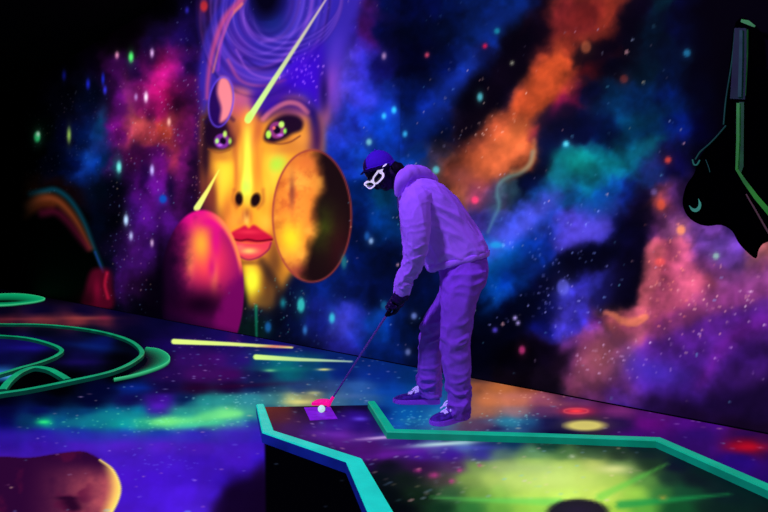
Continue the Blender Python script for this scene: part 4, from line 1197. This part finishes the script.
# ------------------------------------------------------------------ THE GOLFER
M_SKIN = simple('dark_skin', (34, 14, 60), rough=.5, spec=.25, noise=.15, nscale=30)
M_HOOD = simple('lilac_hoodie_cloth', (202, 158, 236), (110, 40, 200), .12, .85, .15, .06, 25, bump=.35, bscale=260)
M_JEAN = simple('violet_jeans_cloth', (158, 104, 206), (80, 22, 150), .10, .85, .15, .12, 30, bump=.4, bscale=300)
M_CAP = simple('indigo_cap_cloth', (70, 30, 160), (40, 0, 150), .3, .8, .2, .1, 60)
M_BRIM = simple('dark_brim_cloth', (16, 8, 44), rough=.8, spec=.1)
M_HAIR = simple('black_hair', (5, 3, 10), rough=.7, spec=.15, noise=.3, nscale=80)
M_WHITE = simple('glowing_white_frame', (220, 210, 250), (226, 214, 250), .8, .4)
M_LENS = simple('dark_lens', (8, 4, 30), rough=.08, spec=.6)
M_SHOE = simple('violet_shoe_fabric', (70, 50, 130), (44, 14, 110), .3, .7, .2, .5, 34)
M_SOLE = simple('violet_shoe_sole', (130, 80, 190), (92, 36, 168), .45, .6, .2)
M_LACE = simple('pale_laces', (200, 190, 235), (170, 150, 236), .6, .7)

px = at_y
body = MB()
# torso / pelvis / limbs under the clothes (thinner than the cloth)
body.chain([px(462, 262, 3.69), px(455, 245, 3.68), px(440, 222, 3.68), px(425, 203, 3.68), px(415, 190, 3.68)], [.09, .10, .11, .11, .07], 18)
body.chain([px(424, 199, 3.56), px(424, 199, 3.80)], [.06, .06], 14)
body.chain([px(415, 190, 3.68), px(402, 182, 3.675), px(392, 177, 3.67)], [.06, .056, .056], 16)
for (h, k, a, w) in [((463, 286, 3.61), (457, 343, 3.56), (460, 406, 3.56), 1), ((462, 286, 3.79), (434, 335, 3.86), (432, 392, 3.94), 1)]:
    body.chain([px(*h), px((h[0] + k[0]) / 2, (h[1] + k[1]) / 2, (h[2] + k[2]) / 2), px(*k), px((k[0] + a[0]) / 2, (k[1] + a[1]) / 2, (k[2] + a[2]) / 2), px(*a)], [.066, .064, .052, .048, .036], 16)
sh = [px(414, 200, 3.50), px(415, 242, 3.47), px(403, 289, 3.575)]
body.chain([sh[0], (sh[0] + sh[1]) / 2, sh[1], px(411.5, 264, 3.505), sh[2]], [.045, .040, .034, .031, .026], 14)
sf_ = [px(411, 200, 3.85), px(410, 244, 3.86), px(400, 291, 3.715)]
body.chain([sf_[0], (sf_[0] + sf_[1]) / 2, sf_[1], px(410.5, 264, 3.815), sf_[2]], [.045, .040, .034, .031, .026], 14)

# head
HC = px(378.8, 171.3, 3.66)
Fv = Vector((-.34, -.78, -.53)).normalized()
Sv = Vector((-.66, .62, -.52)); Sv = (Sv - Fv * Sv.dot(Fv)).normalized()
Uv = Sv.cross(Fv)
if Uv.z < 0: Uv = -Uv
AX = (Sv, Fv, Uv)
def hd(x, y, z): return HC + Sv * x + Fv * y + Uv * z
body.ell(hd(0, -.012, .02), AX, (.074, .092, .085))
body.ell(hd(0, .022, -.045), AX, (.056, .060, .072))
body.ell(hd(0, .055, -.092), AX, (.026, .024, .02))          # chin
body.ell(hd(0, .072, .012), AX, (.054, .018, .012))            # brow
body.ell(hd(.034, .068, -.028), AX, (.020, .018, .018)); body.ell(hd(-.034, .068, -.028), AX, (.020, .018, .018))
body.chain([hd(0, .080, .0), hd(0, .094, -.020), hd(0, .104, -.036)], [.007, .009, .012], 10)
body.ell(hd(.011, .092, -.040), AX, (.008, .010, .007)); body.ell(hd(-.011, .092, -.040), AX, (.008, .010, .007))
body.ell(hd(0, .082, -.062), AX, (.022, .010, .006)); body.ell(hd(0, .080, -.073), AX, (.019, .010, .007))  # lips
for s in (-1, 1):
    body.ell(hd(.077 * s, -.004, -.012), AX, (.008, .018, .030))
    body.ell(hd(.069 * s, .010, -.050), AX, (.012, .04, .03))
    body.ell(hd(.028 * s, .074, -.004), AX, (.013, .010, .009))
body.chain([hd(0, -.02, -.05), px(396, 180, 3.67)], [.058, .058], 16)

# putter geometry first, the hands close round it
GT = px(405, 287, 3.585); HB = at_z(329, 403.5, .035)
ax = (HB - GT).normalized()
LEN = (HB - GT).length
def on_club(d): return GT + ax * d
near_dir = Vector((0, -1, 0)); near_dir = (near_dir - ax * near_dir.dot(ax)).normalized()
front_dir = near_dir.cross(ax)
if front_dir.x > 0: front_dir = -front_dir
def around(d, th, r):   # th=0 toward camera, 90 = golfer's front
    return on_club(d) + near_dir * (r * math.cos(math.radians(th))) + front_dir * (r * math.sin(math.radians(th)))


def hand(mb, d0, side, wrist):
    """side +1: back of the hand to the camera; -1: the other hand"""
    sgn = side
    A = lambda d, th, r: around(d, th if sgn > 0 else 180 - th, r)
    # palm
    for k in range(4):
        d = d0 + k * .019
        mb.chain([A(d, -75, .032), A(d, -30, .036), A(d, 18, .033)], [.014, .015, .0125], 10)
    mb.chain([wrist, A(d0 + .012, -50, .040)], [.027, .023], 12)
    mb.chain([wrist, A(d0 + .040, -50, .036)], [.025, .018], 12)
    ln = [150, 170, 178, 160]; rr = [.0078, .0086, .0090, .0084]
    for k in range(4):
        d = d0 + k * .0205 - .002
        th = [18, 18 + ln[k] * .38, 18 + ln[k] * .72, 18 + ln[k]]
        mb.chain([A(d, th[0], .033), A(d + .003, th[1], .029), A(d + .005, th[2], .024), A(d + .006, th[3], .021)], [rr[k] * 1.08, rr[k], rr[k] * .93, rr[k] * .82], 10)
    # thumb leaves the side of the palm and lies down the shaft
    mb.chain([A(d0 + .030, -60, .036), A(d0 + .060, -80, .034), A(d0 + .088, -55, .027), A(d0 + .108, -30, .022)], [.014, .0115, .010, .0085], 10)


hand(body, .030, 1, sh[2])
hand(body, .098, -1, sf_[2])
person_mesh = remesh(body, 'person', .0042, 4)
person = link('person', person_mesh, M_SKIN, smooth=True)
tag(person, 'person in lilac hoodie, jeans and cap bending over a putter, looking down at the ball', 'person')


def child(me_or_mb, name, m, parent=person, smooth=True):
    me = me_or_mb if isinstance(me_or_mb, bpy.types.Mesh) else me_or_mb.mesh(name)
    o = link(name, me, m, smooth=smooth)
    o.parent = parent
    return o


# hoodie
ho = MB()
ho.loft([ringpx(*a) for a in [
    ((431, 272), (486, 257), .155, 3.69), ((427, 269), (488.5, 254), .175, 3.69), ((422, 262), (488, 247), .185, 3.69), ((414, 248), (483, 238), .18, 3.685),
    ((405, 232), (476, 226), .18, 3.68), ((400, 216), (467, 212), .19, 3.68), ((398, 204), (456, 198), .20, 3.68), ((397, 194), (445, 187), .19, 3.68),
    ((397, 186), (435, 180), .15, 3.68), ((398, 182), (425, 175), .10, 3.68)]])
sl1, sl2 = MB(), MB()
sl1.chain([px(424, 200, 3.57), px(415.5, 203, 3.505), px(415.5, 221, 3.475), px(417, 241, 3.465), px(413.7, 262, 3.50), px(405.5, 280, 3.55), px(403.5, 287, 3.57)],
         [.085, .086, .086, .067, .055, .049, .045], 22, 5)
sl2.chain([px(424, 200, 3.79), px(414, 203, 3.84), px(413, 221, 3.865), px(413, 241, 3.87), px(411, 262, 3.82), px(403, 281, 3.745), px(401, 288, 3.725)],
         [.08, .082, .080, .068, .056, .048, .044], 22, 5)
hm = remesh(ho, 'hoodie', .0065, 8)
sh_n = np.array(px(415, 245, 3.46))


from mathutils import noise as mn


def nz3(co, sc, off=0.0):
    q = co * np.array(sc, np.float32) + off
    return np.array([mn.noise(Vector(p)) for p in q], np.float32)


def folds(co, dirv, across, along, off=0.0):
    """ridged folds running along dirv"""
    d = np.array(dirv, float); d /= np.linalg.norm(d)
    al = co @ d
    perp = co - al[:, None] * d
    q = perp * across + (al * along)[:, None] * d
    q = q + .6 * np.stack([np.sin(5 * co[:, 2] + off), np.cos(4 * co[:, 0] + off), np.sin(6 * co[:, 1])], 1)
    n = np.array([mn.noise(Vector(p) + Vector((off, off * .7, 0))) for p in q], np.float32)
    return 1 - np.minimum(np.abs(n) * 3.2, 1.0)


def cloth(co, no):
    x, y, z = co[:, 0], co[:, 1], co[:, 2]
    f = .009 * (folds(co, (.85, .1, -.55), 11, 3.0, 1.3) - .5) + .005 * (folds(co, (.6, .0, -.8), 18, 5.0, 5.1) - .5)
    hem = np.exp(-((z - (.90 + (x - .4) * .35)) / .07) ** 2)
    f += hem * .008 * (folds(co, (1, .2, .35), 14, 3.5, 9.2) - .4)
    f += .003 * nz3(co, (7, 7, 7), 3.0)
    return f


def sleeve_cloth(co, no):
    z = co[:, 2]
    k = np.clip((1.12 - z) / .3, .25, 1)
    return .011 * k * (folds(co, (.8, .5, .30), 22, 6, 2.2) - .5) + .004 * (folds(co, (.1, .1, 1), 14, 3, 6.6) - .5)


displace(hm, cloth)
hoodie = child(hm, 'hoodie', M_HOOD)
for sm_ in (sl1, sl2):
    me_ = remesh(sm_, 'sleeve', .006, 5)
    displace(me_, sleeve_cloth)
    child(me_, 'sleeve', M_HOOD, hoodie)
# hood lying behind the neck: fat collar ring
hb = MB()
for sg in (-1, 1):
    Y = lambda k: 3.68 + sg * k
    hb.chain([px(397.5, 194, Y(.10)), px(400, 184, Y(.135)), px(405, 176, Y(.14)), px(413, 172.5, Y(.11)), px(423, 175.5, Y(.05)), px(432, 180.5, Y(.0))],
             [.020, .034, .042, .046, .050, .034], 16, 4)
hb.ell(px(420, 176, 3.68), (Vector((0, 1, 0)), Vector((.9, 0, -.35)), Vector((.35, 0, .9))), (.10, .075, .045))
hm2 = remesh(hb, 'hood', .006, 8)
displace(hm2, lambda co, no: .003 * np.sin(60 * co[:, 0] + 30 * co[:, 2] + 8 * np.sin(18 * co[:, 1])))
hood = child(hm2, 'hood', M_HOOD)
# pouch, cuffs, hem band
cf = MB(); cf.chain([px(404.3, 284, 3.565), px(402.8, 291.5, 3.585)], [.0475, .044], 20, 2)
child(remesh(cf, 'cuff', .005, 4), 'cuff', M_HOOD)
cf = MB(); cf.chain([px(402, 286, 3.73), px(400.3, 292.5, 3.715)], [.046, .043], 20, 2)
child(remesh(cf, 'cuff', .005, 4), 'cuff', M_HOOD)
hb = MB()
def band(off, sc):
    r = ringpx((426.5 + off * .35, 268.5 + off), (489 - off * .12, 253 + off), .18 * sc, 3.69, 40)
    return r
hb.loft([band(-3.2, .99), band(-2.6, 1.035), band(1.0, 1.03), band(2.6, 1.0), band(2.8, .93)])
bme = remesh(hb, 'waistband', .006, 5)
displace(bme, lambda co, no: .002 * np.sin(50 * co[:, 0] + 90 * co[:, 1]))
child(bme, 'waistband', M_HOOD)

# jeans
je = MB()
je.loft([ringpx(*a) for a in [((437, 262), (484, 251), .14, 3.69), ((438, 268), (487, 258), .172, 3.69), ((440, 277), (488, 270), .178, 3.69), ((441, 287), (485, 284), .17, 3.69), ((444, 295), (478, 294), .14, 3.69)]])
def leg(rows):
    je.loft([ringpx((l, v), (r, v + dv), hdp, y, 24, 2.1) for (v, dv, l, r, hdp, y) in rows])
leg([(262, 0, 446, 482, .085, 3.60), (275, 0, 443, 487, .105, 3.585), (288, 0, 441, 483, .105, 3.58), (302, 0, 440, 476, .10, 3.57), (322, 0, 440.5, 473, .092, 3.565), (345, 0, 440, 470, .088, 3.56),
     (362, 0, 442, 470.5, .084, 3.56), (382, 0, 444, 471.5, .080, 3.56), (400, 0, 446, 471, .078, 3.56), (411, 0, 447, 470.5, .080, 3.56), (418, 0, 449, 471, .078, 3.565)])
leg([(264, 0, 444, 482, .085, 3.79), (280, 0, 441, 476, .10, 3.80), (298, 0, 436, 466, .098, 3.82), (312, 0, 427, 457, .094, 3.835), (325, 0, 419.5, 448, .09, 3.85), (345, 0, 418.5, 444, .086, 3.88), (365, 0, 417.5, 442, .082, 3.905),
     (382, 0, 417, 441.5, .08, 3.925), (392, 0, 419, 441, .078, 3.935), (397, 0, 421, 441, .076, 3.94)])
jm = remesh(je, 'jeans', .0065, 6)


def denim(co, no):
    x, y, z = co[:, 0], co[:, 1], co[:, 2]
    knee = np.exp(-((z - .46) / .10) ** 2); cuff = np.exp(-((z - .13) / .10) ** 2); hip = np.exp(-((z - .80) / .09) ** 2)
    f = (.014 * cuff + .012 * knee + .010 * hip + .003) * (folds(co, (1, .35, .35), 15, 4, 4.4) - .5)
    f += .009 * cuff * (folds(co, (1, -.3, -.25), 20, 5, 8.8) - .5)
    f += .006 * (folds(co, (.15, .1, 1), 9, 2, 7.1) - .5)
    return f


displace(jm, denim)
jeans = child(jm, 'jeans', M_JEAN)


# shoes
def shoe(heel, toe, name='shoe', lift=0.0):
    d = (toe - heel); Ls = d.length; d.normalize(); sd = Vector((-d.y, d.x, 0))
    def P(x, y, z): return heel + d * (x * Ls) + sd * y + Vector((0, 0, z))
    prof = [(0.0, .026, .06), (.04, .034, .085), (.15, .038, .098), (.30, .038, .10), (.42, .041, .088), (.55, .046, .072), (.70, .050, .060), (.84, .047, .052), (.94, .036, .042), (1.0, .016, .032)]
    up = MB(); rings = []
    for (x, w, h) in prof:
        r = []
        for k in range(18):
            t = 2 * math.pi * k / 18
            yy = w * math.copysign(abs(math.cos(t)) ** .85, math.cos(t)); zz_ = math.sin(t)
            z = .022 + (h - .022) * (.5 + .5 * math.copysign(abs(zz_) ** .8, zz_))
            if zz_ > 0: yy *= (1 - .35 * zz_ ** 2)
            r.append(P(x, yy, z))
        rings.append(r)
    up.loft(rings)
    m_ = remesh(up, name, .0045, 3)
    so = child(m_, name, M_SHOE)
    sl_ = MB(); rr = []
    out = []
    for (x, w, h) in prof: out.append((x, w * 1.10 + .002))
    ol = [P(x if x > 0 else -.015, w, 0) for x, w in out] + [P(1.025, 0, 0)] + [P(x if x > 0 else -.015, -w, 0) for x, w in out[::-1]]
    rr = [[p + Vector((0, 0, z)) + (P(.5, 0, 0) - p) * k for p in ol] for z, k in ((.002, .05), (.006, .0), (.022, .0), (.030, .02))]
    sl_.loft(rr)
    child(sl_, 'sole', M_SOLE, so, False)
    lc = MB()
    for i in range(5):
        x = .38 + i * .075; h = np.interp(x, [p[0] for p in prof], [p[2] for p in prof]) + .004; w = .024 - i * .001
        dx = .03 if i % 2 else -.03
        lc.chain([P(x, -w, h - .010), P(x + dx * .5, 0, h + .002), P(x + dx, w, h - .010)], [.0042] * 3, 8, 3)
        lc.chain([P(x, w, h - .010), P(x + dx * .5, 0, h + .003), P(x + dx, -w, h - .010)], [.0042] * 3, 8, 3)
    hx_ = P(.38, 0, .105)
    for s in (-1, 1):
        lc.chain([hx_, P(.44, .03 * s, .112), P(.50, .045 * s, .085), P(.46, .03 * s, .088), hx_], [.004] * 5, 8, 3)
        lc.chain([hx_, P(.50, .018 * s, .10), P(.60, .04 * s, .075)], [.004] * 3, 8, 3)
    child(lc, 'laces', M_LACE, so)
    return so


shoe(Vector((.462, 3.63, 0)), Vector((.262, 3.475, 0)))
shoe(Vector((.345, 3.965, 0)), Vector((.062, 3.985, 0)))

# cap, worn a little back from the brow line
CU = (Uv * .78 + Vector((.30, 0, .30))).normalized()
CF = (Fv - CU * Fv.dot(CU)).normalized(); CX = CF.cross(CU)
_hd = hd
CC = HC + Vector((.006, 0, .004))
def hd(x, y, z): return CC + CX * x + CF * y + CU * z
cp = MB()
rings = []
for i in range(9):
    ph = math.radians(4 + 82 * i / 8)
    rr_ = math.sin(ph)
    rings.append([hd(.086 * rr_ * math.cos(2 * math.pi * k / 28), -.012 + .104 * rr_ * math.sin(2 * math.pi * k / 28), .018 + .098 * math.cos(ph)) for k in range(28)])
cp.loft(rings)
cap = child(cp, 'cap', M_CAP)
bt = MB(); bt.ell(hd(0, -.012, .118), AX, (.007, .007, .005), 10, 6); child(bt, 'button', M_CAP, cap)
br = MB(); top = []; bot = []
R1 = []; R2 = []
for k in range(17):
    t = math.radians(18 + 144 * k / 16)
    inner = (.086 * math.cos(t), -.012 + .100 * math.sin(t))
    outer = (.090 * math.cos(t) * 1.02, -.012 + .104 * math.sin(t) + .078 * math.sin(t) ** 1.1)
    R1.append([hd(inner[0], inner[1], .030), hd(outer[0], outer[1], .022 - .012 * abs(math.cos(t))), hd(outer[0], outer[1], .018 - .012 * abs(math.cos(t))), hd(inner[0], inner[1], .022)])
br.loft(R1)
child(br, 'brim', M_BRIM, cap)
bd = MB(); bd.loft([[hd(.0875 * math.cos(2 * math.pi * k / 28), -.012 + .1055 * math.sin(2 * math.pi * k / 28), z) for k in range(28)] for z in (.012, .034)])
child(bd, 'cap_band', M_CAP, cap)
# hair at the back of the head
hd = _hd
hr = MB()
hr.ell(hd(0, -.040, -.020), AX, (.078, .078, .066)); hr.ell(hd(0, -.062, -.050), AX, (.064, .058, .05))
hr.ell(hd(.072, -.02, -.02), AX, (.012, .03, .034)); hr.ell(hd(-.072, -.02, -.02), AX, (.012, .03, .034))
hr.ell(px(396, 170, 3.67), (Vector((.9, 0, -.3)), Vector((0, 1, 0)), Vector((.3, 0, .9))), (.06, .07, .05))
hrm = remesh(hr, 'hair', .005, 3)
displace(hrm, lambda co, no: .002 * np.sin(220 * co[:, 0] + 90 * co[:, 2]))
child(hrm, 'hair', M_HAIR)
# glasses
gl = MB()
def gp(x, z, y=None):
    yy = .116 - 1.6 * x * x * 3.2 if y is None else y
    return hd(x, yy, z - .006)
SIDE = 1 if hd(.05, 0, 0).x > HC.x else -1
for s in (-1, 1):
    c = .036 * s
    lp = []
    for k in range(25):
        t = 2 * math.pi * k / 24
        xx = c + s * .033 * math.copysign(abs(math.cos(t)) ** .6, math.cos(t)); z_ = -.006 + .020 * math.copysign(abs(math.sin(t)) ** .7, math.sin(t)) * (1 + .25 * math.cos(t)) + .007 * math.cos(t)
        lp.append(gp(xx, z_))
    gl.chain(lp, [(.0050 + .0022 * max(0, math.cos(2 * math.pi * k / 24)) if s * SIDE > 0 else .0042) for k in range(25)], 8, 2)
    gl.chain([gp(.064 * s, .004), hd(.080 * s, .072, .006), hd(.087 * s, .03, .004), hd(.085 * s, -.012, -.002)], [.0065, .0068, .0045, .003], 8, 4)
gl.chain([gp(-.010, .004), gp(0, .006), gp(.010, .004)], [.0042] * 3, 8, 3)
glasses = child(gl, 'glasses', M_WHITE)
for s in (-1, 1):
    ln_ = MB(); c = .036 * s
    ln_.loft([[gp(c + s * .031 * math.copysign(abs(math.cos(t)) ** .6, math.cos(t)), -.006 + .018 * math.copysign(abs(math.sin(t)) ** .7, math.sin(t)) * (1 + .25 * math.cos(t)) + .007 * math.cos(t), None) + Fv * o_ for t in [2 * math.pi * k / 24 for k in range(24)]] for o_ in (-.001, .001)])
    child(ln_, 'lens', M_LENS, glasses)

# ------------------------------------------------------------------ putter
M_SHAFT = simple('dark_violet_shaft', (120, 90, 160), (44, 26, 96), .3, .35, .5, metallic=.3)
M_GRIP = simple('black_grip_rubber', (14, 10, 22), rough=.8, spec=.2, bump=.3, bscale=400)
M_PINK = simple('glowing_pink_putter', (230, 20, 130), (232, 10, 120), .85, .5)
put = empty('putter', tuple(at_z(329, 405, 0)))
tag(put, 'putter with dark shaft and glowing pink head, held behind the golf ball', 'golf club')
g = MB(); g.chain([on_club(-.10), on_club(.20)], [.0145, .0115], 14, 6); g.build('grip', M_GRIP, put)
g = MB(); g.chain([on_club(.19), on_club(LEN - .02)], [.0068, .0055], 12, 6); g.build('shaft', M_SHAFT, put)
# mallet head: rounded T shape behind the ball
hbm = bmesh.new()
hc = at_z(322.5, 408.5, .0)
dirx = (at_z(333, 405.5, 0) - at_z(313, 405.5, 0)).normalized(); diry = Vector((-dirx.y, dirx.x, 0))
outl = [(-.062, -.012), (-.058, -.022), (.040, -.022), (.050, -.012), (.046, .020), (.030, .055), (-.002, .066), (-.034, .055), (-.056, .020)]
outl = [(p[0], p[1]) for p in catmull(outl, 4, True)]
mbh = MB()
mbh.loft([[hc + dirx * (x * k) + diry * (y * k + .02) + Vector((0, 0, z)) for x, y in outl] for z, k in ((.0175, .9), (.020, 1), (.036, 1), (.040, .9))])
head_o = mbh.build('putter_head', M_PINK, put, False)
nk = MB(); nk.chain([on_club(LEN - .05), on_club(LEN - .012), HB + Vector((-.004, .0, -.006))], [.009, .011, .014], 12, 4)
nk.build('hosel', M_PINK, put)

# ball
M_BALL = simple('glowing_pale_ball', (200, 240, 210), (186, 240, 190), .8, .45, bump=.5, bscale=260)
bp_ = at_z(321.5, 412.5, .0155)
bl = MB(); bl.ell(bp_ + Vector((0, 0, .0215)), (Vector((1, 0, 0)), Vector((0, 1, 0)), Vector((0, 0, 1))), (.0215, .0215, .0215), 28, 18)
tag(link('golf_ball', bl.mesh('golf_ball'), M_BALL, smooth=True), 'pale green glowing golf ball on the purple tee mat', 'golf ball')

# tee mat
M_MAT = simple('purple_mat_rubber', (120, 30, 170), (112, 22, 170), .7, .7, .2, .25, 16)
mc = [at_z(u, v, .014) for u, v in ((304, 407.5), (330.5, 406.8), (337.5, 418.6), (310, 420.3))]
ctr = sum(mc, Vector()) / 4
mm_ = MB()
mm_.loft([[Vector((p.x + (ctr.x - p.x) * k, p.y + (ctr.y - p.y) * k, z)) for p in mc] for z, k in ((.0122, 0), (.0145, 0), (.0155, .03))])
tag(link('tee_mat', mm_.mesh('tee_mat'), M_MAT), 'square purple tee mat at the start of the putting lane', 'mat')

# ------------------------------------------------------------------ dark wall sculpture, upper right
M_SHELL = simple('black_sculpture_shell', (1, 1, 2), rough=.95, spec=.0, noise=.5, nscale=6)
M_GREEN = simple('glowing_green_tube', (16, 50, 8), (36, 124, 14), .65, .5, .3, .35, 8)
M_DTEAL = simple('dim_teal_panel', (0, 1, 1), (4, 32, 28), .6, .6, .3, .4, 9)
M_TEAL = simple('dim_teal_edge', (8, 30, 28), (30, 92, 84), .7, .6, .3, .3, 12)
M_CRES = simple('glowing_teal_crescent', (14, 40, 36), (56, 140, 124), .7, .6, .3, .2, 20)
M_TEAL2 = simple('faint_teal_edge', (4, 14, 14), (16, 60, 58), .7, .6, .3, .3, 12)
M_GREEND = simple('dim_green_edge', (4, 14, 5), (14, 66, 22), .7, .6, .3, .3, 12)
M_OLIVE = simple('dull_red_edge', (70, 50, 40), (62, 44, 36), .7)
so_ = [(724, 126), (712, 140), (703, 152), (697, 164), (694, 174), (686, 186), (682.5, 203), (687.5, 216), (697.5, 223.5), (708, 226), (721, 225), (732, 231), (738, 242), (746, 251), (756, 258.5), (759, 249), (767, 242), (790, 240), (830, 236), (830, 60), (775, 70), (752, 60), (750, 22), (736, 22), (730, 60), (726, 98)]
so_ = [tuple(p) for p in catmull(so_, 3, True)]
root = empty('wall_sculpture', tuple(wall_at(740, 150, .02)))
tag(root, 'black hanging creature-like sculpture with glowing green edges on the right wall', 'sculpture')
base_pts = [wall_at(u, v, .0) for u, v in so_]
cen = wall_at(742, 170, 0)
bmx = bmesh.new()
lay = []
# depth is kept towards the wall; outline tapers slightly so that the front silhouette matches
for off, k in ((.004, .0), (.06, .0), (.095, .02), (.115, .06), (.122, .13)):
    ring_ = []
    for (u, v) in so_:
        p = wall_at(u, v, off)
        cc = wall_at(748, 165, off)
        ring_.append(p + (cc - p) * k)
    lay.append(ring_)
sm = MB(); sm.f = []; sm.v = []
sm.loft(lay, cap=False)
base_i = (len(lay) - 1) * len(so_)
sm.f.append(tuple(base_i + k for k in range(len(so_))))
sm.f.append(tuple(range(len(so_)))[::-1])
sho = sm.build('shell', M_SHELL, root, False)
def wtube(pts, w, m, name, off=.13):
    t = MB(); ps = [wall_at(u, v, off) for u, v in pts]
    t.chain(ps, w if isinstance(w, list) else [w] * len(ps), 10, 5)
    return t.build(name, m, root)
def wbar(pts, wpx, m, name, off=.13):
    """flat strip bar following the pixels, wpx wide"""
    t = MB(); rings = []
    for i, (u, v) in enumerate(pts):
        a = np.array(pts[max(i - 1, 0)]); b = np.array(pts[min(i + 1, len(pts) - 1)]); d = (b - a) / np.linalg.norm(b - a)
        n = np.array([-d[1], d[0]]) * wpx[i] / 2
        rings.append([wall_at(u - n[0], v - n[1], off - .012), wall_at(u + n[0], v + n[1], off - .012), wall_at(u + n[0], v + n[1], off + .012), wall_at(u - n[0], v - n[1], off + .012)])
    t.loft(rings)
    return t.build(name, m, root, False)
wbar([(740.5, 28), (739.5, 60), (737.5, 99)], [12, 14, 15], M_DTEAL, 'upper_panel', .128)
wbar([(741, 30), (740.5, 60), (739.5, 97)], [3, 3.5, 3.5], M_TEAL2, 'panel_rib', .142)
wbar([(741.5, 102), (741.3, 130), (741, 166), (739, 173)], [5, 5, 5, 4], M_GREEND, 'lower_panel_edge', .135)
wbar([(738, 103), (737.8, 140), (736.6, 170)], [3.2, 3.2, 2.6], M_GREEN, 'green_tube', .145)
wbar([(736.5, 169), (745, 182), (756, 197), (768, 211), (790, 238)], [2.6, 4.0, 5, 5.5, 6], M_GREEN, 'lower_green_tube', .145)
wbar([(741, 20.5), (748, 22.5), (755, 26.5)], [3, 4.5, 2], M_GREEN, 'green_cap', .14)
wtube([(735, 29), (732, 60), (726, 98), (723.5, 124)], .0035, M_TEAL2, 'thin_edge')
wtube([(747.5, 30), (747, 60), (745, 95)], .004, M_GREEND, 'inner_edge')
wtube([(725.5, 126), (716, 137), (708, 145), (700, 152), (695.5, 159)], .0038, M_TEAL2, 'wire')
wtube([(692.5, 160), (694, 164.5), (697, 164.5), (699.5, 160.5)], .004, M_TEAL, 'hook')
wtube([(706, 160), (709, 168), (710, 172)], .003, M_TEAL2, 'claw_mark', .12)
wbar([(746, 194), (756, 211), (768, 232), (780, 248)], [1.4, 1.8, 2, 2], M_OLIVE, 'dull_edge', .13)
cr = MB(); outer = []; 
co_ = [(698.5, 198.5), (701.2, 204), (700, 209.5), (696, 212), (691.5, 210.5), (689, 205.5)]
ci_ = [(698.3, 198.7), (698.6, 204), (697.4, 207.2), (695, 208.6), (692.2, 207.8), (689.3, 205.2)]
O_ = catmull(co_, 5); I_ = catmull(ci_, 5)
cr.loft([[wall_at(o[0], o[1], .122), wall_at(o[0], o[1], .134), wall_at(i_[0], i_[1], .134), wall_at(i_[0], i_[1], .122)] for o, i_ in zip(O_, I_)])
cr.build('eye_crescent', M_CRES, root, False)

# ------------------------------------------------------------------ lights
def area(name, loc, target, size, energy, color):
    ld = bpy.data.lights.new(name, 'AREA'); ld.size = size; ld.energy = energy; ld.color = color
    o = bpy.data.objects.new(name, ld); COL.objects.link(o); o.location = loc
    o.rotation_euler = (Vector(target) - Vector(loc)).to_track_quat('-Z', 'Y').to_euler()
    return o


area('blacklight_lamp', (-1.9, 1.5, 3.5), (.3, 3.7, .8), .35, 165, (.36, .16, 1.0))
area('blacklight_lamp_rear', (2.2, 2.6, 3.8), (.4, 3.7, .9), .4, 34, (.42, .18, 1.0))
area('blacklight_lamp_far', (-4.5, 6.0, 3.9), (-3, 6, 0), 1.5, 30, (.15, .12, 1.0))

w = bpy.data.worlds.new('world'); scene.world = w; w.use_nodes = True
w.node_tree.nodes['Background'].inputs[0].default_value = (.02, .012, .06, 1)
w.node_tree.nodes['Background'].inputs[1].default_value = .12
